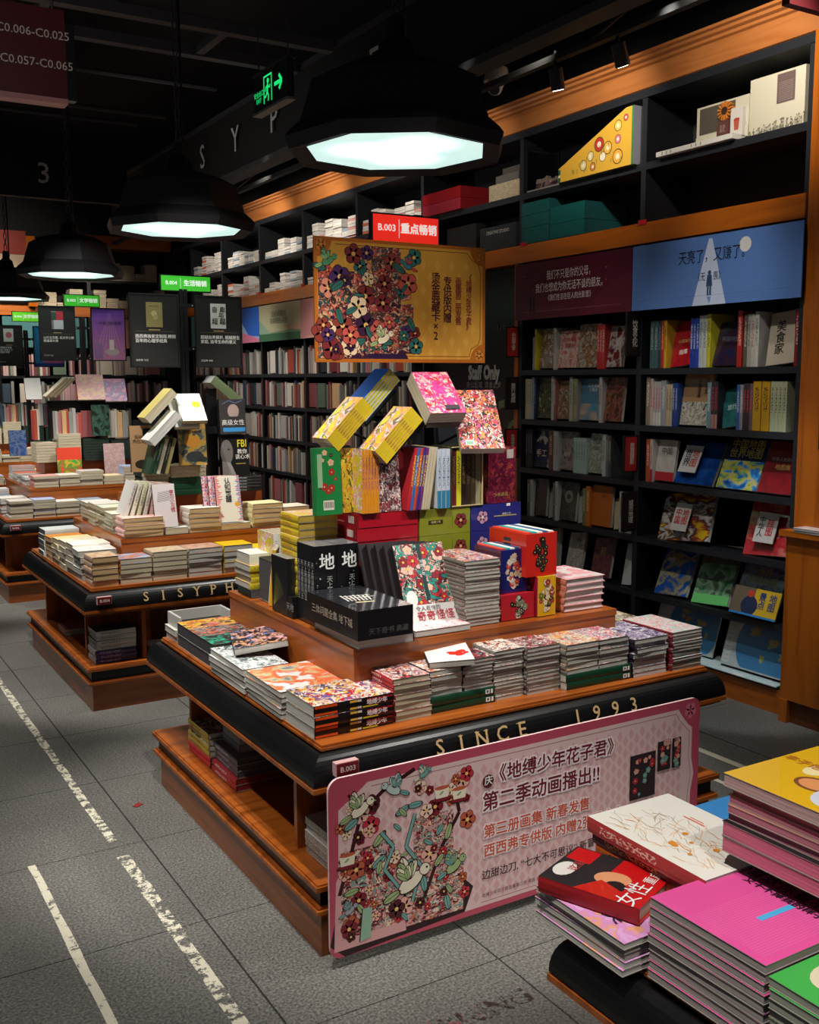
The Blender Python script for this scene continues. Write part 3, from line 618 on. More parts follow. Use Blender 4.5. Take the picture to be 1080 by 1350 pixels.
# display comics, fanned
heroP = art(['#1f5f58', '#b8323c', '#f0c8b8', '#2a1c22', '#2f8a7c', '#e8b0a0', '#8c2430', '#3a9c8a'], 6)
for k in range(4, -1, -1):
    M = frame((1.741-.020*k, 2.798+.022*k, .939), (1, -.08, 0), (.04, .44, .9))
    o = book(M @ Matrix.Translation((0, 0, -.01)), .182, .268, .014, heroP if k == 0 else flat('#20191c', .3), flat('#1c1416'), P_['dark'], ('front comic of the standing fan, teal and red cover with white strip' if k == 0 else 'dark standing comic, %s behind the front one of the fan' % ORD[k-1]), 'comic', 'fanned standing comics')
    if k == 0:
        p = Print(); INK = flat('#1d1014')
        cols = [flat('#b8323c', .35), flat('#e8b9a8', .35), flat('#2f8a7c', .35), flat('#8c2430', .35)]
        rr = random.Random(3)
        for q in range(26): p.flower(rr.uniform(-.075, .075), rr.uniform(-.07, .12), rr.uniform(.012, .024), cols[q % 4], flat('#e3c04a', .4), INK)
        for q in range(10): p.leaf(rr.uniform(-.06, .06), rr.uniform(-.06, .1), .03, rr.uniform(0, 6), cols[2], INK)
        p.rect(-.008, -.06, .006, .134, flat('#203a3c', .35)); p.rect(-.091, -.134, .091, -.072, flat('#dcdad6', .35)); p.disc(-.06, -.05, .02, flat('#e4e2dc'), 14, .028)
        part('cover_print', p, o, Matrix.Translation((0, 0, .014)))
        text(o, '令人着惊的', frame((-.01, -.086, .0162), (1, 0, 0), (0, 1, 0)), .018, flat('#222')); text(o, '奇奇怪怪', frame((.012, -.112, .0164), (1, 0, 0), (0, 1, 0)), .034, flat('#b02030'), bold=.01)
        text(o, '地\n缚\n少\n年', frame((-.001, .05, .0164), (1, 0, 0), (0, 1, 0)), .014, WHITE)
stack(1.62, 2.655, 1.825, 2.80, .803, 1, .02, 'N', art(['#f2f0ee', '#f4f2f0', '#e9a0a8', '#f0eeec', '#d8606a'], 5, False), WHITE, P_['white'], 'flat white comic', 'lying in front of the fanned comics on the riser', 'comic')
stack(1.825, 2.69, 1.965, 2.92, .803, 17, .215, 'W', MANGA(), flat('#77736a'), P_['grey'], 'thin grey comic', 'in the tall pile beside the fanned comics', 'comic', jit=.0025)
RB = lambda c: flat(c, .3, coat=.5)
def artbox(label, x0, y0, z0, x1, y1, z1, c, pc, open_top=False, cat='boxed set', wc=None):
    t, w, d, h = boxset(label, x0, y0, z0, x1, y1, z1, {'m': RB(c), 'w': RB(wc or c)}, cat=cat)
    r = random.Random(int(x0*1000+z0*300)); p = Print(); q = Print()
    for k in range(16):
        yy = h*(.15+.7*k/15); ww = min(w, .03)*math.sin(PI*(k+1)/17)
        for _ in range(2): p.flower(r.uniform(-ww, ww), yy, r.uniform(.006, .012), flat(r.choice(pc), .35), flat('#e8c860'), flat('#2a1210'))
    for k in range(6):
        q.rect(-.02, h*(.12+.13*k), .02, h*(.12+.13*k)+h*.08, flat(r.choice(pc), .35))
    part('front_print', p, t, facing_south(0, -d-.0006, 0)); part('side_print', q, t, facing_west(-w-.0006, 0, 0))
    if open_top:
        for k in range(5):
            part('volume', MB().box(-w+.006+k*(2*w-.012)/5, -d+.008, h-.01, -w+.004+(k+1)*(2*w-.012)/5, d-.008, h+.004, flat(('#d8432e', '#2a9a9a', '#e8e0d4', '#2a5a8a', '#d8d8d0')[k])), t)
    return t
artbox('small red box set under the blue one on the riser', 1.972, 2.69, .803, 2.108, 2.80, .888, '#b3202a', ['#d8d0c8', '#7d8a70', '#1c1a1c'])
artbox('upright blue box set with an ornate floral front, open topped, on a red one', 1.985, 2.715, .890, 2.095, 2.87, 1.035, '#1c2268', ['#c8424a', '#d8c0a0', '#e8e0d8'], True, wc='#54203c')
artbox('yellow box set at the front right of the boxes on the riser', 2.113, 2.68, .803, 2.19, 2.80, .938, '#d9a81c', ['#a8323a', '#3a2a1c', '#e8d8b8', '#6a7a3a'], wc='#a01838')
artbox('bright red open-topped box set with dark figures standing on the yellow one', 2.07, 2.69, .94, 2.20, 2.90, 1.085, '#c8261c', ['#1b2a2a', '#26302c', '#2a1c1c'], True)
artbox('crimson box set behind the yellow one', 2.11, 2.81, .803, 2.20, 2.93, .938, '#8e1838', ['#d8a0b0', '#2a1018'])
ps = stack(2.235, 2.685, 2.41, 2.90, .803, 5, .115, 'W', art(['#e8a0a8', '#f0c0c4', '#e88a94', '#f2e0dc', '#d8d8d4'], 3, False), sm('#8a7a4a', '#e8b0a8', '#c87a6a'), P_['white'], 'pink-covered hardback', 'in the pile at the right end of the riser', 'book', hard=True)
# upper riser
yst = stack(1.43, 3.29, 1.56, 3.45, .803, 1, .16, 'S', flat('#1c1a1a'), flat('#1c1a1a'), P_['dark'], 'thick black book', 'behind the tall yellow pile on the riser', 'book')
stack(1.432, 3.10, 1.578, 3.25, .803, 14, .345, 'W', YL, sm('#cdb22a', '#b2403a'), page('#b89a3c'), 'yellow comic', 'in the tall pile left of the red boxes', 'comic')
for k in range(4):
    t, w, d, h = boxset('glossy red box set, %s in the red pile on the upper riser' % ('bottom', 'second from bottom', 'third from bottom', 'topmost')[k], 1.586+.004*k, 2.992-.002*k, .967+.0465*k, 1.83, 3.17, .967+.0465*(k+1)-.001, {'m': RB('#a80f22'), 'w': RB('#8c1420')}, group='red box sets')
    part('sticker', MB().box(-w-.001, -.06, .012, -w, -.02, .036, flat('#b9a9a0')).box(-w-.001, .01, .01, -w, .06, .014, flat('#c96a70')), t)
for k in range(2):
    t, w, d, h = boxset('olive green box set with a round portrait, %s of the two' % ('lower', 'upper')[k], 1.836, 2.985, .967+.093*k, 2.046, 3.17, .967+.093*(k+1)-.001, {'m': RB('#7d8526')}, group='olive box sets')
    p = Print(); p.rect(-.07, .038, -.01, .052, flat('#2a2418')); p.flower(.065, .045, .026, flat('#7a2a24'), flat('#d8a878'), flat('#2a1810')); p.rect(.03, .02, .031, .07, flat('#3a3618')); part('front_print', p, t, facing_south(0, -d-.0006, 0))
    text(t, '地缚少年', facing_south(-.04, -d-.002, .045), .010, flat('#c9c070'))
    t, w, d, h = boxset('indigo box set with pale emblem, %s of the two' % ('lower', 'upper')[k], 2.05, 2.985, .967+.093*k, 2.27, 3.17, .967+.093*(k+1)-.001, {'m': RB('#262a72')}, group='indigo box sets')
    p = Print(); p.flower(-.06, .048, .024, flat('#b98aa0'), flat('#d8c8d0'), flat('#1a1a4a')); p.rect(-.01, .046, .09, .05, flat('#a89a6a')); p.rect(.045, .082, .062, .092, flat('#d8d4cc')); part('front_print', p, t, facing_south(0, -d-.0006, 0))
    text(t, '典藏少年', facing_south(.045, -d-.002, .054), .010, flat('#c9c0a0'))
# third tier: standing books
zb = 1.154
o = book(frame((1.505, 3.05, 1.265), (1, .03, 0), (-.02, .05, 1)), .096, .222, .03, RB('#1f7a3c'), flat('#1a6a34'), P_['cream'], 'standing green book with a barcode at the left of the third tier', 'book')
p = Print(); rr = random.Random(5)
for k in range(10): p.flower(rr.uniform(-.03, .035), rr.uniform(-.05, .1), rr.uniform(.006, .014), flat(rr.choice(['#a8322a', '#3a2018', '#d8b088']), .4), flat('#d8a060'), flat('#14401f'))
p.rect(-.022, -.095, .018, -.063, flat('#cfc9b8')); [p.rect(-.018+.005*k, -.088, -.0155+.005*k, -.068, flat('#222')) for k in range(7)]; p.rect(-.04, -.02, -.022, .09, flat('#8fb08a'))
part('cover_print', p, o, Matrix.Translation((0, 0, .03)))
book(frame((1.585, 3.06, 1.262), (1, 0, 0), (0, .05, 1)), .075, .215, .02, art(['#d8b428', '#dcb82c', '#c9862a', '#4a5a28', '#e0c040'], 4), ys, P_['cream'], 'standing yellow comic right of the green book', 'comic')
for k in range(6):
    book(frame((1.606+.011*k, 3.045, 1.262), (0, 1, 0), (0, 0, 1)), .14, .212, .0105, YL, sm('#d88a1c', '#8c3a7a'), P_['cream'], 'orange-spined slim comic, %s in the orange set on the third tier' % ORD[k], 'comic', 'orange comic set')
def stand(x, y, z, w, h, t, cov, lab, cat='comic', lean=.12, sp=None, pg=None, hard=False, yaw=0.):
    M = frame((x, y, z+h/2), (math.cos(yaw), math.sin(yaw), 0), (-math.sin(yaw)*lean, math.cos(yaw)*lean, 1))
    return book(M @ Matrix.Translation((0, 0, -t)), w, h, t, cov, sp or flat('#2a2624'), pg or P_['cream'], lab, cat, hard=hard)
stand(1.715, 3.0, zb, .10, .21, .02, art(['#2a2426', '#6a4a4c', '#b8b0aa', '#8c2a30', '#1c181a', '#d8c8c0'], 5), 'dark red comic facing out in the middle of the third tier')
for k, c in enumerate(('#b3202a', '#2a62a8', '#b8432a', '#3a2a7a', '#6a2a6a', '#c8b89a', '#c8b89a', '#bfb092')):
    a = .16
    book(frame((1.775+.0115*k+.018, 3.04, zb+.108), (0, 1, 0), (a, 0, 1)), .14, .215, .011, flat(c), sm(c, '#e8d84a') if k < 5 else P_['cream'], P_['cream'], '%s slim book, %s in the leaning set on the third tier' % (('red', 'blue', 'rust', 'indigo', 'purple', 'cream', 'cream', 'cream')[k], ORD[k]), 'book', 'leaning set on the third tier')
for k in range(3):
    book(frame((1.898+.018*k, 3.04, zb+.103), (0, 1, 0), (0, 0, 1)), .14, .205, .0175, flat('#c8ccd4'), sm('#b8c0cc', '#3a4a6a', '#2a7a9a'), P_['grey'], 'white and blue volume, %s of three on the third tier' % ORD[k], 'book', 'white and blue volumes')
tb = thing('boxed_set', 'open slipcase of dark books with one yellow spine on the third tier', 'boxed set', (2.03, 3.05, zb))
part('slipcase', MB().box(-.068, -.07, 0, -.064, .07, .21, flat('#3a3a22')).box(.064, -.07, 0, .068, .07, .21, flat('#b9a878')).box(-.064, -.07, 0, .064, .07, .003, flat('#b9a878')).box(-.064, -.07, .207, .064, .07, .21, flat('#b9a878')).box(-.064, .066, .003, .064, .07, .207, flat('#222')), tb)
for k, c in enumerate(('#5a1c1c', '#cfc82c', '#2a2018', '#3a2c20', '#4a3c28', '#8a8466')):
    part('volume', MB().box(-.062+.0205*k, -.064, .003, -.062+.0205*k+.0195, .066, .2, sm(c, '#1c1c1c' if k == 1 else '#7a6a4a')), tb)
t, w, d, h = boxset('maroon box set with a red figure pattern standing at the right of the third tier', 2.128, 2.99, zb, 2.248, 3.08, zb+.2, {'m': art(['#5a1030', '#6a1438', '#4a0c28', '#8a2a3a', '#6a1438', '#a0443a'], 5), 's': art(['#5a1030', '#6a1438', '#4a0c28', '#8a2a3a', '#6a1438', '#a0443a'], 5)})
part('sticker', MB().box(.02, -d-.001, .16, .05, -d, .192, flat('#b0a8a0')), t); text(t, '少年典藏', facing_south(-.005, -d-.002, .03), .016, flat('#b89a5a'))
stand(2.10, 3.2, zb+.06, .09, .24, .03, flat('#2a2c33', .3), 'dark shrink-wrapped book standing behind the slipcase', 'book')
# black rack and pole of the banner table
def rack(name, label, x, y, z0, z1, plates, loc=(0, 0, 0)):
    t = thing(name, label, 'display stand', loc)
    part('pole', MB().box(x-.016, y-.012, z0, x+.016, y+.012, z1, BLKM), t)
    part('crossbar', MB().box(x-.2, y-.015, 1.68, x+.2, y-.003, 1.70, BLKM).box(x-.2, y-.015, 2.0, x+.2, y-.003, 2.02, BLKM), t)
    for M, w, h in plates:
        part('book_rest', MB().box(-w/2, -h/2, -.006, w/2, h/2, -.001, BLK).box(-w/2, -h/2-.004, -.006, w/2, -h/2, .014, BLK), t, M)
        part('arm', MB().cyl(M @ Vector((0, 0, -.006)), (x, y+.02, M.translation.z-.12), .005, .005, BLKM, 6), t)
    return t
LSL = lambda x, y, z: frame((x, y, z), (0, -1, 0), (.70, 0, .70))
FSL = lambda x, y, z: frame((x, y, z), (1, -.08, 0), (.06, .72, .69))
rests = [(LSL(1.734+.023, 3.007, 1.414-.023), .11, .17), (LSL(1.592+.022, 3.10, 1.452-.022), .11, .17), (FSL(1.93, 3.045, 1.507), .13, .19), (frame((2.085, 3.013, 1.438), (.93, -.36, 0), (.27, .60, .75)), .14, .24), (LSL(1.80, 3.24, 1.50), .11, .17)]
rack('display_rack', 'black pole display rack standing in the middle of the banner table', 1.94, 3.17, .965, 2.17, rests)
def tiltset(label, M, w, h, t, cov, n, sc, inkc, pg=None, cat='boxed set', foot=None):
    """shrink-wrapped set of n thin volumes, cover up, spines on the +x side"""
    T_ = thing('boxed_set', label, cat); T_.matrix_world = M
    tt = t/n
    for k in range(n):
        side = {'w': pg or P_['cream'], 's': pg or P_['grey'], 'n': pg or P_['grey'], 'e': sm(sc, inkc, foot)}
        b = MB(); z = -t/2+k*tt
        b.box(-w/2, -h/2, z, w/2, h/2, z+tt*.94, cov, side=side)
        part('volume', b, T_)
    return T_
ycov = art(['#e8c828', '#f0d840', '#ecd030', '#f08a7a', '#f4ece0', '#5a3a2c', '#f0d840'], 2.6, False)
tiltset('yellow shrink-wrapped comic set slanting on the rack, the lower front one', LSL(1.734, 3.007, 1.414), .118, .20, .064, ycov, 6, '#d8bc20', '#8a2a4a')
tiltset('yellow shrink-wrapped comic set slanting on the rack, the left upper one', LSL(1.592, 3.08, 1.452), .112, .19, .061, ycov, 6, '#d8bc20', '#8a2a4a')
tiltset('blue-white comic set with rainbow spines slanting behind the yellow sets', LSL(1.775, 3.22, 1.545), .11, .2, .06, flat('#2a6ad8', .3), 5, '#d8c02c', '#3a8a3a', foot='#b8c0cc')
pk = tiltset('magenta box set with floral figure cover slanting at the top of the rack', FSL(1.929, 3.023, 1.535), .14, .20, .06, art(['#d83a8c', '#e04a96', '#c92a7a', '#e8b0a8', '#c8283a', '#d83a8c', '#f0c8b8'], 4), 1, '#3a1a4a', '#e87aa0')
p = Print(); p.rect(-.005, -.085, .05, -.065, flat('#2a1a2a')); part('title_plate', p, pk, Matrix.Translation((0, 0, .03)))
og = tiltset('black and orange illustrated book slanting at the right of the rack', frame((2.085, 3.0, 1.451), (.93, -.36, .0), (.27, .60, .75)), .155, .265, .03, art(['#141214', '#e0641c', '#d8323a', '#f0dcd0', '#2a1c30', '#d8508a', '#16121a', '#f0a040'], 5.5), 1, '#5a1020', '#e8a0a0')
p = Print(); p.rect(-.06, -.118, -.03, -.095, flat('#dfe8dc')); p.rect(-.057, -.115, -.033, -.1, flat('#7fb08a')); part('barcode_label', p, og, Matrix.Translation((0, 0, .015)))
# ---- poster and number sign over the banner table
fr = thing('poster', 'large gold landscape poster with maroon vertical writing above the banner table', 'poster', (1.503, 3.10, 1.656))
PW, PH = .684, .408
part('board', MB().box(0, 0, 0, PW, .006, PH, flat('#8a5418', .4)), fr)
p = Print(); G1, G2, GO, GD = flat('#d49a3a', .4), flat('#dca548', .4), flat('#b5641c', .4), flat('#7c3f10', .4)
p.rect(0, 0, PW, PH, GO); p.rect(.012, .012, PW-.012, PH-.012, G1)
p.z += 4e-6
for i in range(22):
    for j in range(9):
        if (i+j) % 2 == 0:
            x, y = .03+i*.03, .03+j*.044
            if x < PW-.03 and y < PH-.03: p.poly([(x, y-.02), (x+.013, y), (x, y+.02), (x-.013, y)], G2, False)
for (x, y) in ((.02, .02), (PW-.02, .02), (PW-.02, PH-.02), (.02, PH-.02)):
    sx, sy = (1 if x < .1 else -1), (1 if y < .1 else -1); p.poly([(x-.018*sx, y-.018*sy)]+[(x-.018*sx+sx*.065*math.cos(q*PI/16), y-.018*sy+sy*.065*math.sin(q*PI/16)) for q in range(9)], GO); p.flower(x+.006*sx, y+.006*sy, .022, flat('#c87a2a'), G1, GD)
p.line([(.04, .022), (PW-.07, .022), (PW-.06, .05), (PW-.03, .065), (PW-.022, .09), (PW-.022, PH-.09), (PW-.03, PH-.06), (PW-.06, PH-.045), (PW-.08, PH-.022), (.08, PH-.022)], .0025, GD)
rr = random.Random(11); INK = flat('#331518', .4)
cols = [flat(c, .4) for c in ('#7a2a2c', '#3a1c3a', '#c4564a', '#e6c8a0', '#2f6a62', '#8c3a30', '#4a2a5c', '#d88a70')]
p.poly([(.012, .012), (.36, .012), (.33, .06), (.22, .05), (.17, .16), (.03, .19), (.012, .15)], flat('#2f1a3a', .4))
PA = art(['#3a1c30', '#7a2a2c', '#c4564a', '#e0b088', '#2f5a56', '#4a2418', '#2a1c3c', '#b87a50'], 5)
p.rect(.014, .014, .20, .30, PA); p.rect(.20, .03, .38, .20, PA); p.rect(.215, .19, .33, .385, PA)
for k in range(46):
    x = rr.uniform(.025, .39); y = rr.uniform(.03, .37)
    if x > .2 and y > .30 and rr.random() < .6: continue
    p.flower(x, y, rr.uniform(.016, .040), cols[k % 8], flat('#e0b060'), INK)
    if k % 3 == 0: p.leaf(x, y, rr.uniform(.04, .07), rr.uniform(0, 6.28), cols[4], INK)
p.bird(.05, .33, .07, 1, flat('#4f8f62'), flat('#8fbf7a'), INK); p.bird(.355, .33, .06, -1, flat('#2f7a8a'), flat('#c8443a'), INK); p.bird(.26, .08, .08, 1, flat('#e6d8b8'), flat('#a8b87a'), INK)
part('poster_print', p, fr, facing_south(0, -.0005, 0))
MT = flat('#4a1420', .4)
for s, x, sz, yt in (('《\n地\n缚\n少\n年\n花\n子\n君\n》', .612, .026, .212), ('画\n集\n第\n二\n册\n发\n售', .567, .028, .215), ('专\n供\n版\n内\n赠', .521, .037, .218), ('烫\n金\n典\n藏\n卡\n×\n2', .472, .0385, .192)):
    text(fr, s, facing_south(x, -.0016, yt), sz, MT if sz > .03 else flat('#8a3a2a', .4), bold=.02, line=.86 if sz > .03 else .84)
def numsign(label, x, y, z, w, h, c, code, words, parent_y=None):
    t = thing('number_sign', label, 'sign', (x, y, z))
    part('housing', MB().box(-.006, 0, -.006, w+.006, .02, h+.006, BLK), t)
    m, nt, b, N, L = nmat('lit_sign'); b.inputs['Base Color'].default_value = lin(c); b.inputs['Emission Color'].default_value = lin(c); b.inputs['Emission Strength'].default_value = .55
    part('panel', MB().box(0, -.002, 0, w, 0, h, m), t)
    LW = flat('#f2f0ea', .4, emit=.5)
    part('divider_line', MB().box(w*.385, -.0035, h*.15, w*.39, -.002, h*.85, LW), t)
    text(t, code, facing_south(w*.2, -.004, h*.5), h*.36, LW, bold=.02); text(t, words, facing_south(w*.69, -.004, h*.5), h*.42, LW, bold=.035)
    return t
numsign('red lit number sign on top of the gold poster', 1.742, 3.13, 2.068, .262, .088, '#f0281c', 'B.003', '重点畅销')
numsign('green lit number sign over the two black posters of the middle table', 1.808, 5.655, 2.092, .282, .080, '#3cb52a', 'B.004', '生活畅销')
numsign('small green lit number sign over the far table posters', 1.93, 8.5, 2.185, .272, .085, '#3cb52a', 'B.005', '文学畅销')
numsign('tiny pale green lit sign farthest back at the left', 1.985, 11.0, 2.19, .26, .09, '#6fd02a', 'B.006', '文学畅销')
def poster(label, x0, y, z0, x1, z1, draw, fc='#0a0a0a'):
    t = thing('poster', label, 'poster', (x0, y, z0)); w, h = x1-x0, z1-z0
    part('frame', MB().box(-.008, -.004, -.008, 0, .012, h+.008, flat(fc)).box(w, -.004, -.008, w+.008, .012, h+.008, flat(fc)).box(0, -.004, -.008, w, .012, 0, flat(fc)).box(0, -.004, h, w, .012, h+.008, flat(fc)).box(0, .004, 0, w, .012, h, flat(fc)), t)
    p = Print(); draw(t, p, w, h); part('poster_print', p, t, facing_south(0, .003, 0)); return t
def blackposter(book_draw, s1, foot='西西弗 书店'):
    def f(t, p, w, h):
        p.rect(0, 0, w, h, flat('#2e2e2c', .28, coat=.3)); book_draw(p, w, h)
        p.line([(w*.08, h*.49), (w*.92, h*.49)], .0012, flat('#8a7a5a')); p.rect(w*.38, h*.505, w*.62, h*.52, flat('#b59a6a'))
        text(t, s1, facing_south(w*.08, -.001, h*.385), w*.085, flat('#e8e6e0'), 'LEFT', bold=.02, line=1.1); text(t, foot, facing_south(w*.08, -.001, h*.08), w*.05, flat('#c8c6c0'), 'LEFT')
    return f
def bd1(p, w, h):
    p.rect(w*.33, h*.55, w*.68, h*.90, flat('#9a8a52')); p.disc(w*.5, h*.74, .016, flat('#c8b880'), 14); p.disc(w*.53, h*.69, .014, flat('#b5a56a'), 14); p.rect(w*.4, h*.84, w*.6, h*.85, flat('#5a4c22'))
def bd2(p, w, h): p.rect(w*.32, h*.55, w*.67, h*.91, flat('#dcdcd6'))
po = poster('black framed poster with a gold book, left of the green sign pole', 1.616, 5.60, 1.675, 1.876, 2.058, blackposter(bd1, '西西弗独家定制版,畅销\n百年的心理学经典'))
po = poster('black framed poster with a white book, right of the green sign pole', 1.985, 5.60, 1.675, 2.246, 2.058, blackposter(bd2, '超越自卑解析, 超越原生\n家庭, 追寻生命的意义'))
text(po, '自 卑\n   与\n超 越', facing_south(.13, -.001, .28), .036, flat('#333'), bold=.02, line=.9)
def bd3(p, w, h):
    p.rect(w*.34, h*.58, w*.68, h*.92, flat('#7a7a78')); p.rect(w*.48, h*.75, w*.68, h*.92, flat('#b8283a')); p.rect(w*.34, h*.75, w*.48, h*.9, flat('#2a4a3a')); p.rect(w*.4, h*.58, w*.68, h*.75, flat('#c4c4c8'))
poster('small black framed poster with a red and grey book above the far table', 1.725, 8.45, 1.76, 1.988, 2.17, blackposter(bd3, '山外云无数, 见文学之眼\n看遍湖大海'))
def violet(t, p, w, h):
    for k in range(12):
        f = k/11; c = (0.42+.35*f, .25+.27*f*0.9, .62+.02*f); hx = '#%02x%02x%02x' % tuple(int(255*min(1, v)) for v in c)
        p.rect(0, h*(1-(k+1)/12), w, h*(1-k/12), flat(hx, .4))
    for k in range(7): p.poly([(w*.55, h*.95), (w*(.0+.16*k), 0), (w*(.03+.16*k), 0)], flat('#c08aa8', .4))
    p.disc(w*.6, h*.16, w*.22, flat('#b8a8a4'), 16, h*.07); p.rect(w*.52, h*.2, w*.66, h*.4, flat('#d8c8c0')); p.rect(w*.05, h*.02, w*.3, h*.33, flat('#8f6a9a'))
    text(t, '一间自己的房间', facing_south(w*.5, -.001, h*.72), w*.115, flat('#3a2040'), bold=.01)
poster('small violet framed poster of a curtained room above the far table', 2.125, 8.45, 1.76, 2.385, 2.165, violet)
poster('farthest black framed poster cut by the left frame edge', 1.80, 10.9, 1.75, 2.045, 2.135, blackposter(lambda p, w, h: (p.rect(w*.3, h*.6, w*.68, h*.93, flat('#d8cfc8')), p.disc(w*.5, h*.77, .03, flat('#c8606a'), 14)), '中国剧本作家\n作品, 陆续上了\n你我的书架'))
poster('far blue framed poster half hidden behind the small black one', 2.17, 10.95, 1.74, 2.45, 2.135, lambda t, p, w, h: (p.rect(0, 0, w, h, flat('#2a8ac0')), p.rect(w*.3, 0, w, h*.2, flat('#c86aa8')), p.rect(0, 0, w, h*.08, flat('#1a4a9a'))))
for (x, y, k) in ((1.93, 5.66, 'middle'), (2.055, 8.48, 'far'), (2.10, 11.0, 'farthest')):
    t = thing('display_rack', 'black pole rack carrying the posters of the %s table' % k, 'display stand', (x, y, 0))
    part('pole', MB().box(-.022, -.012, .965, -.002, .012, 2.1, BLKM).box(.002, -.012, .965, .022, .012, 2.1, BLKM), t)
    for z in (1.76, 2.0):
        part('clamp', MB().box(-.075, -.014, z, .075, -.008, z+.022, BLKM), t)
        for s in (-1, 1): part('bolt', MB().cyl((s*.05, -.016, z+.011), (s*.05, -.012, z+.011), .004, .004, WH, 8), t)
# ---- leaning pink banner
bn = thing('banner_board', 'long pink argyle banner board leaning on the front of the table', 'banner', (1.158, 2.352, .03))
BW, BH = 1.39, .512
def rrect(x0, y0, x1, y1, r, n=6):
    pts = []
    for cx, cy, a in ((x1-r, y0+r, -PI/2), (x1-r, y1-r, 0), (x0+r, y1-r, PI/2), (x0+r, y0+r, PI)):
        for k in range(n+1): pts.append((cx+r*math.cos(a+PI/2*k/n), cy+r*math.sin(a+PI/2*k/n)))
    return pts
b = MB(); out = rrect(0, 0, BW, BH, .035); m_ = flat('#d8b8b8', .5)
b.face([(x, 0, z) for x, z in out], m_); b.face([(x, .008, z) for x, z in out][::-1], m_)
for (a, c), (a2, c2) in zip(out, out[1:]+out[:1]): b.face([(a, .008, c), (a2, .008, c2), (a2, 0, c2), (a, 0, c)], m_)
part('board', b, bn)
p = Print(); PK, PL, PD, PM = flat('#b84c60', .35), flat('#dcbcba', .35), flat('#d3a4a6', .35), flat('#6a1c2c', .35)
p.poly(out, PK)
inner = [(.025, .03), (.05, .018), (BW-.10, .018), (BW-.085, .035), (BW-.055, .05), (BW-.035, .08), (BW-.035, .19), (BW-.022, .25), (BW-.035, .31), (BW-.035, BH-.10), (BW-.055, BH-.085), (BW-.085, BH-.05), (BW-.10, BH-.028), (.12, BH-.028), (.09, BH-.05), (.03, BH-.09)]
p.poly(inner, PL)
p.z += 4e-6
for i in range(56):
    for j in range(11):
        x, y = .05+i*.024, .05+j*.041+(.0205 if i % 2 else 0)
        if x < BW-.075 and y < BH-.07: p.poly([(x, y-.019), (x+.0115, y), (x, y+.019), (x-.0115, y)], PD, False)
p.line([(.5, .03), (BW-.11, .03), (BW-.095, .05), (BW-.06, .065), (BW-.048, .09), (BW-.048, .19), (BW-.036, .25), (BW-.048, .31), (BW-.048, BH-.11), (BW-.065, BH-.095), (BW-.095, BH-.065), (BW-.11, BH-.042), (.13, BH-.042)], .0018, flat('#8a4a52'))
p.flower(BW-.045, BH-.04, .028, flat('#cf6c80'), PK, flat('#b04a5e'))
rr = random.Random(4); INK = flat('#3a1418', .35)
cols = [flat(c, .35) for c in ('#b8303c', '#e0a898', '#7a1e28', '#e8c8b0', '#b85a40', '#4a1c20')]
TE, GN, CR = flat('#6fa39a', .35), flat('#9ab07a', .35), flat('#e6dcc4', .35)
p.poly([(.0, .04), (.045, .0), (.44, .018), (.47, .09), (.40, .16), (.30, .14), (.22, .24), (.10, .24), (.03, .17)], flat('#2c1216', .35))
PB = art(['#2c1216', '#b8404a', '#e0b0a0', '#7a1e28', '#e8d0bc', '#c87058', '#6f9a90', '#4a1c20', '#d8a0a0'], 5.5)
p.poly([(.012, .02), (.24, .02), (.225, .20), (.16, .355), (.08, .33), (.02, .22)], PB); p.rect(.035, .05, .205, .30, PB); p.rect(.24, .03, .435, .22, PB); p.rect(.265, .19, .40, .345, PB)
br = [(.03, .18), (.07, .30), (.10, .40), (.17, .45), (.27, .49)]; p.line(br, .012, INK); p.line([(.1, .4), (.06, .46)], .008, INK); p.line([(.30, .10), (.36, .24), (.42, .33), (.40, .42)], .012, INK)
for k in range(60):
    if k < 18: a = rr.uniform(.03, .14); c = rr.uniform(.22, .46)
    elif k < 44: a = rr.uniform(.04, .44); c = rr.uniform(.04, .25)
    else: a = rr.uniform(.28, .45); c = rr.uniform(.2, .45)
    p.flower(a, c, rr.uniform(.012, .030), cols[k % 6], flat('#e8c070', .4), INK)
for k in range(22):
    p.leaf(rr.uniform(.04, .42), rr.uniform(.05, .42), rr.uniform(.03, .06), rr.uniform(0, 6.28), (TE, GN)[k % 2], INK)
# stacked tea cups and ribbons (ornament)
for (x, y) in ((.055, .275), (.36, .40), (.42, .385)):
    p.disc(x, y-.018, .034, INK, 16, .009); p.disc(x, y-.017, .031, cols[2], 16, .007); p.poly([(x-.02, y-.014), (x+.02, y-.014), (x+.025, y+.016), (x-.025, y+.016)], CR); p.disc(x, y+.016, .025, cols[4], 14, .006); p.leaf(x-.008, y-.004, .016, .6, GN, INK)
for pts in ([(.16, .33), (.20, .28), (.17, .22), (.22, .15)], [(.27, .36), (.24, .27), (.29, .2), (.26, .1)]): p.line(pts, .013, INK); p.line(pts, .009, TE)
p.poly([(.09, .03), (.125, .035), (.13, .12), (.10, .125)], flat('#8fb39a')); p.line([(.09, .03), (.10, .125)], .003, INK)
for x, y, l, f, c, c2 in ((.095, .41, .09, 1, CR, GN), (.20, .445, .075, -1, flat('#b8c8c4', .35), TE), (.255, .16, .13, 1, CR, GN), (.40, .17, .085, 1, GN, TE), (.30, .47, .05, 1, TE, CR), (.06, .13, .05, 1, flat('#9aa0a4'), TE)): p.bird(x, y, l, f, c, c2, INK)
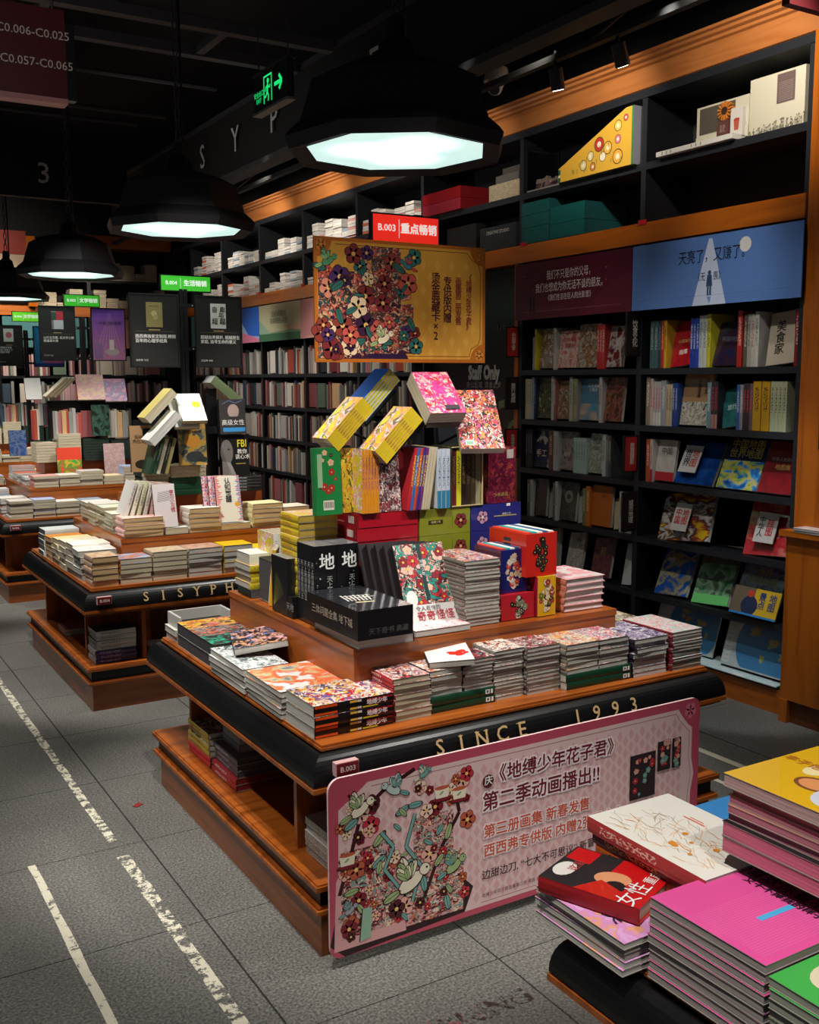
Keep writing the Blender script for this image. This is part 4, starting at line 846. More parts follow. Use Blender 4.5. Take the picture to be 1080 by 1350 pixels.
# small pictured books at right
for x, w, h in ((1.085, .105, .15), (1.205, .052, .10), (1.27, .034, .10)):
    y = .34 if w < .1 else .29
    p.rect(x-.006, y-h/2, x, y+h/2, flat('#18100f')); p.rect(x, y-h/2, x+w, y+h/2, flat('#2a1a20'))
    for k in range(14): p.flower(x+rr.uniform(.01, w-.01), y+rr.uniform(-h*.42, h*.42), rr.uniform(.006, .012), (cols[0], cols[1], TE)[k % 3], flat('#e8c070'), INK)
p.disc(.520, .402, .020, flat('#5a1820'), 24)
part('banner_print', p, bn, facing_south(0, -.0005, 0))
def outlined(s, x, z, size, c1, c2, n=.0):
    text(bn, s, facing_south(x, -.0017, z), size, c2, 'LEFT', bold=.20, shear=n); text(bn, s, facing_south(x, -.0020, z), size, c1, 'LEFT', bold=.022, shear=n)
text(bn, '庆', facing_south(.520, -.0050, .403), .030, WHITE, bold=.02)
WC = flat('#f0dede', .35); 
outlined('《地缚少年花子君》', .532, .413, .056, PM, WC); outlined('第二季动画播出!!', .500, .335, .060, PM, WC)
outlined('第三册画集 新春发售', .505, .245, .044, flat('#c8543c', .35), WC); outlined('西西弗专供版 内赠2张烫金卡', .505, .185, .043, flat('#c8543c', .35), WC)
text(bn, '边甜边刀, “七大不可思议” 新冒奇事谭', facing_south(.50, -.0018, .112), .032, flat('#3a2226'), 'LEFT', bold=.01)
text(bn, '地缚少年花子君画集第三册 预售 版权声明', facing_south(.50, -.0018, .050), .014, flat('#7a4a50'), 'LEFT')

# ------------------------------------------------------------------ middle table
B2 = 'middle table'
def simplecov(c, c2, c3): return art([c, c, c2, c, c3, c], 3, False)
f2 = [(1.203, 1.330, .148, 5, 'tan', simplecov('#d8b894', '#e8ccb0', '#c89a7a'), '#c8a890', 'peach-covered'), (1.337, 1.497, .127, 5, 'cream', art(['#8ab0d8', '#a8c4e0', '#c8742a', '#7aa4d0'], 1.5, False), '#c8742a', 'blue-covered'),
      (1.505, 1.682, .147, 6, 'cream', simplecov('#dccdb0', '#c8b898', '#a89070'), '#b8a888', 'beige-covered'), (1.688, 1.868, .147, 6, 'grey', simplecov('#c8a890', '#d8bca4', '#b06a5a'), '#b8b0a0', 'rose-brown'),
      (1.878, 2.035, .147, 5, 'grey', flat('#d8b416', .4), '#d8b416', 'bright yellow'), (2.045, 2.20, .12, 4, 'grey', flat('#dcc01c', .4), '#c8b020', 'yellow'), (2.21, 2.38, .13, 4, 'cream', simplecov('#dca890', '#e8c0a8', '#c84a3a'), '#c8a890', 'salmon-covered')]
for k, (x0, x1, h, n, pg, cv, sc, ds_) in enumerate(f2):
    stack(x0, 4.985, x1, 5.14, .603, n, h-.003, 'W', cv, flat(sc), P_[pg], ds_+' paperback', 'in %s pile along the front of the middle table' % ORD[k], 'paperback', jit=.004)
lr = [(5.17, 'grey', '#d8d4cc', 'cream-white'), (5.33, 'cream', '#e6e0d4', 'ivory'), (5.50, 'cream', '#dcd2b8', 'pale tan'), (5.67, 'cream', '#e8d8a0', 'pale yellow'), (5.84, 'tan', '#d88a2a', 'orange-covered'), (6.02, 'dark', '#cfd6d2', 'grey-white')]
for k, (y, pg, c, ds_) in enumerate(lr):
    stack(1.195, y, 1.385, y+.155, .603, 5, (.15, .16, .15, .14, .13, .15)[k], 'S' if k % 2 else 'E', flat(c, .5), flat(c), P_[pg], ds_+' paperback', 'in %s left-edge pile of the middle table' % ORD[k], 'paperback', jit=.007)
R2 = [(1.415, 1.62, 5.155, 5.31, 5, .10, 'tan', '#e2b8ae', 'pink-grey'), (1.757, 1.925, 5.155, 5.31, 5, .128, 'tan', '#e8e0d0', 'white-topped tan'), (2.112, 2.288, 5.155, 5.31, 5, .128, 'tan', '#e8dca8', 'pale peach'), (2.292, 2.45, 5.16, 5.31, 4, .10, 'tan', '#e6dcc4', 'small peach')]
for k, (x0, x1, y0, y1, n, h, pg, c, ds_) in enumerate(R2):
    stack(x0, y0, x1, y1, .803, n, h, 'W', flat(c, .5), flat(c), P_[pg], ds_+' paperback', 'in %s front pile of the middle riser' % ORD[k], 'paperback', jit=.005)
for k, (y, c, ds_) in enumerate(((5.33, '#e0dcc8', 'cream'), (5.50, '#dfe0c8', 'pale green'), (5.68, '#e4dcd0', 'off-white'), (5.86, '#e8e4da', 'white'))):
    stack(1.405, y, 1.56, y+.16, .803, 5, (.105, .12, .12, .11)[k], 'E', flat(c, .5), flat(c), P_['cream'], ds_+' paperback', 'in %s side pile of the middle riser' % ORD[k], 'paperback', jit=.006)
stack(1.63, 5.155, 1.75, 5.30, .803, 1, .035, 'W', WHITE, WHITE, P_['cream'], 'flat cream book', 'under the standing white book with red title', 'book')
stack(1.93, 5.155, 2.10, 5.30, .803, 1, .035, 'W', WHITE, WHITE, P_['tan'], 'flat cream book', 'under the standing book with pink and blue stripes', 'book')
o = stand(1.64, 5.19, .84, .118, .225, .012, flat('#cfc4c4', .5), 'standing pale book with red vertical title at the front of the middle riser', 'book', .25)
p = Print(); [p.line([(-.04+.001*k, .02+.006*k), (.03, .028+.006*k)], .002, flat('#5a5456')) for k in range(9)]; part('cover_print', p, o, Matrix.Translation((0, 0, .012)))
text(o, '学\n习\n小\n习\n惯', frame((.04, .02, .0132), (1, 0, 0), (0, 1, 0)), .026, flat('#b0383c'), bold=.01, line=.9)
for k in range(2, -1, -1):
    o = stand(1.99-.03*k, 5.19+.02*k, .84, .138, .25, .014, flat('#e4dccb', .45) if k == 0 else art(['#7a3a9a', '#d8344a', '#e8dccb', '#8a4aa8'], 8, False), ('standing cream book with black vertical title and striped pink and blue edges' if k == 0 else 'purple-striped book standing %s behind the one with black title' % ORD[k-1]), 'book', .22, group=None) if False else stand(1.99-.03*k, 5.19+.02*k, .84, .138, .25, .014, flat('#e4dccb', .45) if k == 0 else art(['#7a3a9a', '#d8344a', '#e8dccb', '#8a4aa8'], 8, False), ('standing cream book with black vertical title and striped pink and blue edges' if k == 0 else 'purple-striped book standing %s behind the one with black title' % ORD[k-1]), 'book', .22)
    if k == 0:
        p = Print(); rr = random.Random(8)
        for q in range(34):
            y = -.118+.0072*q; l = rr.uniform(.012, .035); p.rect(-.069, y, -.069+l, y+.004, flat('#e0303c' if q % 4 else '#c8306a')); l = rr.uniform(.008, .026); p.rect(.069-l, y, .069, y+.004, flat('#3a4a9a' if q % 3 else '#d8306a'))
        p.disc(.045, -.03, .014, flat('#dca02a'), 16); part('cover_print', p, o, Matrix.Translation((0, 0, .014)))
        text(o, '认\n知\n觉\n醒', frame((0, .045, .0155), (1, 0, 0), (0, 1, 0)), .036, flat('#26242a'), bold=.015, line=.9)
# leaning small books on the riser
for k, c in enumerate(('#d8d4cc', '#dcd8c4', '#d0d2b0', '#cfc9bd', '#c9a29a', '#d8c2ba', '#b8b0a8', '#a82a3a')):
    book(frame((1.47+.03*k, 5.33, .985-.004*k), (0, 1, 0), (.35-.03*k, 0, 1)), .15, .2, .02, flat(c, .5), sm(c, '#5a5a54'), P_['cream'], 'slim leaning book, %s in the row above the left front pile of the middle riser' % ORD[k], 'book', 'leaning row on the middle riser')
# upper riser of the middle table
stack(1.772, 5.475, 1.95, 5.64, .967, 3, .10, 'S', flat('#134a2e', .4), flat('#134a2e', .4), P_['cream'], 'thick dark green book', 'in the green pile of the middle table', 'book', jit=.002)
stack(1.768, 5.475, 1.97, 5.64, 1.067, 3, .066, 'S', art(['#b8c8a0', '#e8c8a8', '#a8b890', '#e0d8c0', '#c85a4a'], 5, False), art(['#b8c8a0', '#e8b8a0', '#8aa080', '#e0d8c0', '#c86a5a'], 4, False), P_['cream'], 'pastel flowered book', 'on the green pile of the middle table', 'book')
stack(1.61, 5.48, 1.755, 5.63, .967, 6, .135, 'W', flat('#20261f'), flat('#26302a'), P_['cream'], 'dark covered book', 'in the pile left of the green pile', 'book', jit=.004)
stack(2.07, 5.48, 2.30, 5.64, .967, 5, .085, 'S', flat('#161616'), sm('#1c1c1c', '#aaa'), P_['dark'], 'black book', 'in the pile under the standing portrait books', 'book')
cv = art(['#c8ae58', '#d0b860', '#b8a050', '#d8a030', '#6a7a70', '#3a4448', '#c8ae58'], 1.8, False)
o = stand(1.885, 5.44, 1.135, .15, .23, .03, cv, 'standing golden-yellow hardback with dark bird shape and grey spine', 'book', .15, flat('#7a706c'), hard=True, yaw=-.15)
p = Print(); p.disc(0, .015, .045, flat('#d8942a'), 20, .032); p.disc(.01, -.07, .05, flat('#2f3a3c'), 16, .03); p.disc(-.045, -.045, .02, flat('#39484a'), 14, .012, .6); p.disc(.05, -.085, .03, flat('#26302e'), 12, .015); part('cover_print', p, o, Matrix.Translation((0, 0, .03))); text(o, '自我内向者', frame((.0, .065, .0315), (1, 0, 0), (0, 1, 0)), .022, flat('#33260f'), bold=.01)
o = stand(1.625, 5.52, 1.105, .12, .25, .02, flat('#b08a62', .5), 'standing tan book with black writing at the left of the middle display', 'book', .08)
text(o, '影响力\n内在动机', frame((-.0, .05, .0215), (1, 0, 0), (0, 1, 0)), .024, flat('#2a1c12')); p = Print(); p.disc(0, -.085, .04, flat('#2a1a12'), 16, .025); part('cover_print', p, o, Matrix.Translation((0, 0, .02)))
for k, c in enumerate(('#1c3a28', '#22402e', '#b8b09a', '#2c2c24', '#b5aa6a')):
    book(frame((1.645+.022*k, 5.45, 1.197), (0, 1, 0), (.30, 0, 1)), .14, .195, .018, flat(c), sm(c, '#8a8a7a'), P_['cream'], 'leaning book, %s in the dark green leaning row of the middle table' % ORD[k], 'book', 'dark green leaning row')
o = stand(2.155, 5.50, 1.055, .165, .235, .03, flat('#1b1a19', .3), 'standing black book with grey face and yellow capitals', 'book', .08, sp=flat('#111'))
p = Print(); p.disc(-.05, .02, .038, flat('#6a6460', .4), 18, .07); p.disc(-.038, .035, .008, flat('#2a2624'), 12, .005); p.poly([(-.08, -.11), (-.0, -.11), (-.03, -.04), (-.08, -.03)], flat('#8c8884', .4)); p.rect(-.0, -.05, .06, -.044, flat('#8a7a3a')); part('cover_print', p, o, Matrix.Translation((0, 0, .03)))
text(o, 'FBI', frame((.042, .065, .0315), (1, 0, 0), (0, 1, 0)), .058, flat('#d8c82a', .4), bold=.01, sx=.8); text(o, '教你\n读心术', frame((.042, .005, .0315), (1, 0, 0), (0, 1, 0)), .03, flat('#dcd8d0'), bold=.01)
o = stand(2.145, 5.50, 1.295, .155, .195, .03, flat('#3c3836', .3), 'standing dark book with a pale portrait and blue strip above the face book', 'book', .08, sp=flat('#111'))
p = Print(); p.disc(.005, .03, .034, flat('#a8908a', .4), 18, .04); p.poly([(-.05, -.04), (.06, -.04), (.03, -.0), (-.02, 0)], flat('#2a2628')); p.rect(-.06, -.085, .072, -.062, flat('#3a8ac8', .4)); p.line([(-.06, .07), (-.02, .09), (.02, .075), (.06, .09)], .003, flat('#5a7ab0')); part('cover_print', p, o, Matrix.Translation((0, 0, .03))); text(o, '高级女性', frame((.0, -.035, .0315), (1, 0, 0), (0, 1, 0)), .034, flat('#e8e4e0'))
tag(part('book_stand', MB().box(2.015, 5.56, .967, 2.075, 5.60, 1.55, BLK), None), 'upright black display panel left of the portrait book', 'display stand')
# slanting books of the middle rack
rk = thing('display_rack', 'black slanted book rack on the centre of the middle table', 'display stand', (1.93, 5.62, 0))
part('post', MB().box(-.12, -.01, .967, -.10, .01, 1.42, BLKM).box(.10, -.01, .967, .12, .01, 1.42, BLKM), rk)
part('slanted_top', MB().box(-.30, -.12, 1.30, .12, -.11, 1.34, BLKM).box(-.30, .06, 1.34, .14, .07, 1.38, BLKM), rk)
wcov = flat('#dcdcd6', .4)
o = book(frame((1.866, 5.403, 1.435), (1, -.07, 0), (.05, .74, .68)), .135, .21, .025, wcov, wcov, P_['cream'], 'white book with a yellow dot slanting at the top of the middle display', 'book')
p = Print(); p.disc(.03, .02, .024, flat('#e0b41c'), 20); p.disc(-.02, -.03, .02, flat('#c8ccc4'), 16); part('cover_print', p, o, Matrix.Translation((0, 0, .025)))
book(frame((1.83, 5.42, 1.405), (1, -.07, 0), (.05, .74, .68)), .135, .21, .02, wcov, wcov, P_['cream'], 'second white book slanting just under the one with the yellow dot', 'book')
for lab, c, X, Y, cvr, sc_, pg, t_ in (('cream-edged paperback slanting at the upper left of the middle display', (1.695, 5.44, 1.462), (0, -1, 0), (.70, 0, .70), flat('#d0c070'), flat('#d0c070'), 'cream', .045), ('white paperback slanting below the cream-edged one', (1.695, 5.38, 1.345), (0, -1, 0), (.70, 0, .70), flat('#dcdcd6'), flat('#dcdcd6'), 'white', .045),
        ('olive green hardback slanting at the upper right of the middle display', (2.13, 5.60, 1.535), (0, -1, 0), (-.62, .0, .70), flat('#c8c6b4'), flat('#5c6a48'), 'white', .05)):
    M = frame(c, X, Y)
    if 'olive' in lab: M = frame(c, (0, 1, 0), (-.68, 0, .55))
    o = book(M @ Matrix.Translation((0, 0, -t_/2)), .14, .215, t_, cvr, sc_, P_[pg], lab, 'book')
# shelf inside the middle table
stack(1.20, 4.965, 1.40, 5.12, .224, 3, .065, 'S', flat('#b8b4c0'), sm('#2a2458', '#b0a8c8'), P_['grey'], 'violet-spined book', 'in the front shelf of the middle table', 'book')
stack(1.205, 4.97, 1.40, 5.12, .289, 4, .095, 'S', flat('#3a3c3a'), sm('#c8c4ba', '#5a5a5a'), P_['grey'], 'white-spined book', 'in pile in the front shelf of the middle table', 'book')
stack(1.20, 5.62, 1.33, 5.80, .224, 2, .035, 'W', flat('#8a5a50'), flat('#a87a70'), P_['cream'], 'reddish flat book', 'on the left open shelf of the middle table', 'book')
stack(1.47, 4.97, 1.62, 5.10, .224, 3, .05, 'S', flat('#b8b8b4'), sm('#b8b8b0', '#555'), P_['grey'], 'grey book', 'in second front shelf opening of the middle table', 'book')

# ------------------------------------------------------------------ near table (bottom right)
def cover_text(o, t, items):
    for s, x, y, sz, m, kw in items: text(o, s, frame((x, y, t+.0012), (1, 0, 0), (0, 1, 0)), sz, m, **kw)
pkc = flat('#e0529a', .35, coat=.3)
oo = stack(1.172, .94, 1.405, 1.178, .603, 9, .140, 'E', pkc, flat('#b84a7a'), page('#aba09c'), 'square pink-covered book', 'in the pink pile on the near table', 'book', jit=.0018)
o = oo[-1]; t = .14/9*.97
p = Print()
for k in range(26): p.rect(-.10, -.10+.0055*k, .10, -.0992+.0055*k, flat('#e878b0', .35))
p.rect(-.02, -.03, .06, -.018, flat('#4aa8d8')); part('cover_print', p, o, Matrix.Translation((0, 0, t)) @ Matrix.Rotation(PI, 4, 'Z'))
DKT = flat('#2a1020')
for q, (s, yy, sz) in enumerate((('就喜欢你看不惯我', .095, .032), ('又干不掉我的样子', .066, .020))):
    text(o, s, frame((0.0, 0.0, t+.0015), (0, 1, 0), (-1, 0, 0)) @ Matrix.Translation((0, -(-yy), 0)) if False else frame((-yy, 0, t+.0015), (0, 1, 0), (-1, 0, 0)), sz, DKT, bold=.02)
oo = stack(1.172, .70, 1.405, .932, .603, 8, .128, 'E', flat('#3fae4c', .35, coat=.3), flat('#2f7a44'), page('#a4a494'), 'square green-covered book', 'at the near right frame corner', 'book', jit=.002)
p = Print()
for k in range(20): p.rect(-.10, -.02+.0055*k, .10, -.0192+.0055*k, flat('#5cc468'))
p.disc(.03, -.06, .05, flat('#d8ccae'), 20, .035); p.leaf(-.04, .0, .05, .3, flat('#8ac03a'), flat('#2a4a1c')); part('cover_print', p, oo[-1], Matrix.Translation((0, 0, .0155)))
ppc = art(['#d89ad0', '#dca4d4', '#e8a868', '#d490cc', '#e0b0dc', '#d89ad0'], 2.5, False)
oo = stack(1.134, 1.195, 1.29, 1.432, .603, 5, .062, 'E', ppc, flat('#c8c4bc'), P_['grey'], 'violet-covered paperback', 'at the far corner of the near table', 'book', jit=.004)
text(oo[-1], '非人类', frame((0.03, .0, .0132), (0, 1, 0), (-1, 0, 0)), .045, flat('#3a2440'), bold=.01)
# red and black hardback on it
M = frame((1.222, 1.338, .668), (.93, .37, .0), (-.37, .93, 0))
RC = flat('#c01418', .3, coat=.3)
o = book(M, .150, .198, .030, RC, flat('#8e1018'), P_['cream'], 'red and black hardback lying askew on the violet pile', 'book', hard=True)
p = Print(); p.rect(-.075, .0, .075, .099, flat('#262427', .35)); p.rect(.02, .045, .072, .095, flat('#c01418', .35)); p.disc(-.02, .075, .03, flat('#d8d4cc'), 16, .02)
p.disc(-.005, -.015, .026, flat('#d8946a', .4), 18, .034, .3); p.disc(-.03, -.03, .022, flat('#1c1a1c', .35), 14, .02); p.poly([(-.075, .03), (-.02, -.0), (-.04, -.05), (-.075, -.05)], RC)
part('cover_print', p, o, Matrix.Translation((0, 0, .030)))
text(o, '重启女性', frame((-.02, -.068, .0315), (-.94, .2, 0), (-.2, -.94, 0)), .034, WHITE, bold=.005) if False else text(o, '女性', frame((-.035, -.072, .0315), (1, 0, 0), (0, 1, 0)), .045, WHITE)
text(o, '重启', frame((.04, -.075, .0315), (1, 0, 0), (0, 1, 0)), .026, WHITE); text(o, '这里', frame((.0, .06, .0315), (1, 0, 0), (0, 1, 0)), .022, flat('#b04040'))
# white illustrated book on its pile
stack(1.30, 1.175, 1.50, 1.455, .603, 4, .092, 'W', flat('#c9b8a8'), sm('#b8561c', '#4a1c0c'), P_['grey'], 'orange-spined book', 'under the white sketch book on the near table', 'book')
stack(1.30, 1.17, 1.50, 1.46, .695, 1, .022, 'W', flat('#2a1c18'), sm('#6a1418', '#d89a5a'), P_['grey'], 'dark red-spined book', 'just under the white sketch book on the near table', 'book')
oo = stack(1.288, 1.162, 1.502, 1.468, .717, 1, .032, 'W', flat('#ece8de', .35, coat=.2), sm('#b03a3a', '#e8c0b0'), P_['grey'], 'large white book with fine orange line drawing', 'topmost left on the near table', 'book')
p = Print(); rr = random.Random(21); OC = [flat('#d88a2a'), flat('#b89a6a'), flat('#e0b070'), flat('#a8a49a')]
for k in range(90):
    x, y = rr.uniform(-.09, .04), rr.uniform(-.14, .11); a = rr.uniform(-.5, .6)+1.2; l = rr.uniform(.015, .06)
    pts = [(x, y)]
    for q in range(3): a += rr.uniform(-.5, .5); pts.append((max(-.1, min(.1, pts[-1][0]+math.cos(a)*l/3)), max(-.148, min(.148, pts[-1][1]+math.sin(a)*l/3))))
    p.line(pts, rr.uniform(.0006, .0016), OC[k % 4])
for k in range(6): p.disc(rr.uniform(-.06, .0), rr.uniform(-.1, .0), rr.uniform(.004, .009), OC[0], 10)
p.rect(.05, .0, .053, .055, flat('#d8604a')); p.rect(.058, .01, .060, .045, flat('#d8604a'))
part('cover_print', p, oo[-1], Matrix.Translation((0, 0, .031)))
stack(1.515, 1.17, 1.70, 1.45, .603, 5, .11, 'W', flat('#3a8acc', .35, coat=.2), flat('#2a7ab8'), P_['grey'], 'sky blue book', 'behind the white sketch book on the near table', 'book')
# riser of the near table: pink-edged pile under a yellow magazine
stack(1.352, .66, 1.60, 1.185, .778, 2, .055, 'E', flat('#1c1416'), flat('#1c1416'), page('#c86a80'), 'wide pink-edged black book', 'at bottom of the pile on the near riser', 'book', jit=.002)
stack(1.360, .68, 1.60, 1.180, .833, 4, .062, 'E', flat('#b87a6a'), flat('#c8a8a0'), page('#b4707c'), 'pink-edged paperback', 'in the middle of the pile on the near riser', 'book', jit=.004)
oo = stack(1.350, .83, 1.60, 1.188, .895, 1, .024, 'E', flat('#e0b01c', .3, coat=.6), flat('#c8a8a0'), page('#b89a94'), 'glossy yellow shrink-wrapped magazine', 'on the pink-edged pile', 'magazine', jit=.001)
p = Print(); p.disc(.035, -.06, .030, flat('#7a4a2a', .35), 20, .038); p.disc(.035, -.06, .023, flat('#d8905a', .35), 20, .030); p.disc(.055, -.0, .05, flat('#c8ccd8', .35), 18, .04); p.disc(-.02, -.10, .03, flat('#e8d8a0', .35), 14, .02)
part('cover_print', p, oo[-1], Matrix.Translation((0, 0, .0235))); text(oo[-1], '丰子恺漫画', frame((-.03, -.11, .0245), (0, 1, 0), (-1, 0, 0)), .026, flat('#b8701c'), bold=.02)
stack(1.70, .96, 1.95, 1.18, .778, 3, .075, 'W', flat('#bfae8c'), flat('#8a6a3a'), P_['tan'], 'worn tan-edged magazine', 'at the right frame edge on the near riser', 'magazine', jit=.01)
cu = MB(); n = 8; cm = art(['#e8dccb', '#e8b090', '#e0a080', '#e6ddc8', '#d8d8c8'], 2, False)
for k in range(n):
    a, b2 = k/n, (k+1)/n; za = .03*math.sin(a*PI*.5)**.5 if a else 0; zf = lambda v: .035*(1-v)**2+.004
    cu.face([(-.13+.26*a, -.11, zf(a)), (-.13+.26*b2, -.11, zf(b2)), (-.13+.26*b2, .11, zf(b2)), (-.13+.26*a, .11, zf(a))], cm, [(a, 0), (b2, 0), (b2, 1), (a, 1)])
    cu.face([(-.13+.26*a, -.11, zf(a)-.003), (-.13+.26*a, .11, zf(a)-.003), (-.13+.26*b2, .11, zf(b2)-.003), (-.13+.26*b2, -.11, zf(b2)-.003)], WHITE)
tag(link('magazine', cu.mesh('magazine'), None, (1.82, 1.07, .853)), 'curling open magazine with salmon pattern at the right frame edge', 'magazine')

# ------------------------------------------------------------------ right bookcase
XF = 3.96; YE = [3.13, 4.17, 5.23, 6.39, 7.38, 8.38, 9.35, 10.35, 11.3]
SB = flat('#131518', .4); SBE = flat('#22252a', .38)
bc = thing('bookcase', 'tall black wall bookcase with orange wooden cornice and band', 'bookcase', (0, 0, 0))
part('back_panel', MB().box(XF+.34, 2.6, 0, XF+.36, 11.95, 3.1, flat('#0d0d0f', .7)), bc)
for y in YE:
    part('upright', MB().box(XF, y-.018, .11, XF+.34, y+.018, 3.06, SB, side={'w': SBE}), bc)
part('top_rail', MB().box(XF-.005, 3.1, 3.055, XF+.34, 11.9, 3.095, SBE), bc)
def cornice(y0, y1):
    pr = [(0, 3.095), (-.012, 3.10), (-.012, 3.205), (-.028, 3.212), (-.03, 3.225), (-.05, 3.232), (-.055, 3.245), (-.075, 3.25), (-.078, 3.262), (0, 3.262)]
    b = MB()
    for (a, z), (a2, z2) in zip(pr, pr[1:]): b.face([(XF+a, y0, z), (XF+a2, y0, z2), (XF+a2, y1, z2), (XF+a, y1, z)], CO)
    for y, f in ((y0, 1), (y1, -1)): b.face([(XF+a, y, z) for a, z in pr][::f], CO)
    return b
CO = wood('y', '#ad6c38', '#9a5a2a', .4)  # paler than the band: its different lighting is put into the colour
part('cornice', cornice(2.6, 9.65), bc)
part('header_band', MB().box(XF-.012, 3.13, 2.308, XF+.3, 11.6, 2.415, OY), bc)
part('end_panel', MB().box(XF-.015, 2.55, .0, XF+.35, 3.112, 3.1, OZ), bc)
part('base', MB().box(XF-.005, 3.11, 0, XF+.34, 5.25, .118, OY).box(XF-.005, 6.37, 0, XF+.34, 11.6, .118, OY), bc)
bays = [(3.148, 4.152), (4.188, 5.212), (6.408, 7.362), (7.398, 8.362), (8.398, 9.332), (9.368, 10.332), (10.368, 11.28)]
ZS = [1.65, 1.345, 1.04, .735, .43, .13]
for y0, y1 in bays:
    for z in ZS:
        part('shelf', MB().box(XF+.0, y0, z-.032, XF+.32, y1, z, SB, side={'w': SBE}), bc)
for y0, y1 in bays+[(5.248, 6.372)]:
    part('shelf', MB().box(XF+.0, y0, 2.688, XF+.34, y1, 2.725, SB, side={'w': SBE}), bc)
for n_, y in enumerate((4.17, 5.2, 7.38, 8.38, 9.35)):
    part('shelf_tag', MB().box(XF-.016, y-.045, 2.405, XF-.012, y+.015, 2.43, flat('#b81c28')), bc)
# staff door recess
dr = struct(part('door_1', MB().box(XF+.05, 5.25, 0, XF+.09, 6.37, 2.3, flat('#0c0d0d', .25)), None))
part('door_trim', MB().box(XF-.005, 5.25, 0, XF+.05, 5.285, 2.31, OZ), dr)
text(dr, 'Staff Only', facing_west(XF+.045, 5.69, 1.635), .125, flat('#d0d0ca'), bold=.06, sx=.72)
text(dr, '办公区域  读者止步', facing_west(XF+.045, 5.69, 1.555), .047, flat('#b0b0aa'))
text(dr, 'a reader', facing_west(XF+.045, 5.45, 1.935), .055, flat('#6a6a68'))
p = Print(); PG = flat('#8f9c6c', .5)
p.poly([(0, 0), (.22, .05), (.22, .09), (0, .05)], PG); p.line([(.10, -.16), (.14, -.09), (.22, -.06)], .035, PG); p.poly([(-.02, -.55), (.02, -.55), (0, -.3), (-.04, -.3)], PG); p.poly([(.12, -.55), (.16, -.55), (.10, -.33), (.06, -.33)], PG); p.line([(.0, -.62), (.16, -.60)], .02, flat('#c8c8c4'))
part('wall_graphic', p, dr, facing_west(XF+.048, 5.52, 1.40))
p = Print(); p.rect(0, 0, .16, .16, flat('#c8c8bc')); p.rect(.02, .04, .14, .14, flat('#1a1a1a')); part('notice', p, dr, facing_west(XF+.046, 5.85, 1.75))
# category flags
for n_, (y, z0, z1, c, s, lab) in enumerate(((5.25, 1.73, 1.92, '#a8261c', '中国文学', 'upper red category flag beside the staff door'), (5.25, 1.405, 1.61, '#1e100c', '旅行地图', 'black category flag beside the staff door'), (5.25, 1.10, 1.285, '#a8261c', '生活百科', 'lower red category flag beside the staff door'),
        (4.17, 1.715, 1.95, '#1c1210', '饮食文化', 'tall dark category flag between the maroon and blue bays'), (4.17, 1.09, 1.29, '#a01c18', '旅游摄影', 'red category flag between the maroon and blue bays'), (4.17, .764, .98, '#241411', '城市地理', 'lowest dark brown category flag between the maroon and blue bays'))):
    t = thing('category_flag', lab, 'shelf sign', (XF, y, z0), 'category flags on the bookcase')
    h = z1-z0; part('blade', MB().box(-.10, -.010, 0, -.002, .004, h, flat('#0c0a0a')).box(-.092, -.0125, .008, -.012, -.010, h-.008, flat(c, .4)), t)
    text(t, '\n'.join(s), facing_south(-.045, -.0135, h*.5), h*.17, flat('#d8d2c8'), bold=.01, line=.85)
# header posters
def hdr(label, y0, y1, c, draw):
    t = thing('header_poster', label, 'poster', (XF-.05, y1, 1.955)); w = y1-y0; h = .335
    part('sheet', MB().box(-.002, -w, 0, .004, 0, h, flat(c, .35)), t); p = Print(); draw(t, p, w, h); part('print', p, t, facing_west(-.0022, 0, 0))
    part('bracket', MB().box(.004, -w+.02, h-.03, .05, -.02, h-.01, BLKM), t)
def d1(t, p, w, h):
    p.rect(0, 0, w, h, flat('#541226', .35)); p.poly([(w*.55, 0), (w, 0), (w, h*.7)], flat('#5e182c', .35)); p.rect(w*.08, h*.13, w*.92, h*.134, flat('#a8707c'))
    for k in range(14): p.disc(random.uniform(.05, w-.05), random.uniform(.03, h-.03), random.uniform(.002, .006), flat('#a84a5c'), 8)
    for x in (.155, .185): p.disc(x, .125, .009, flat('#26101a'), 10); p.rect(x-.01, .07, x+.01, .118, flat('#26101a')); p.rect(x-.008, .035, x-.001, .07, flat('#26101a')); p.rect(x+.001, .035, x+.008, .07, flat('#26101a'))
    for s, z, sz in (('我们不只是你的父母，', .245, .058), ('我们也想成为你无话不谈的朋友。', .175, .058), ('《我们生活在巨人的光影里》', .115, .040)): text(t, s, facing_west(-.004, -w*.5, z), sz, flat('#dcd0cc'), sx=.72 if sz > .05 else .8)
hdr('maroon header poster with white writing over the cookery bay', 4.185, 5.215, '#541226', d1)
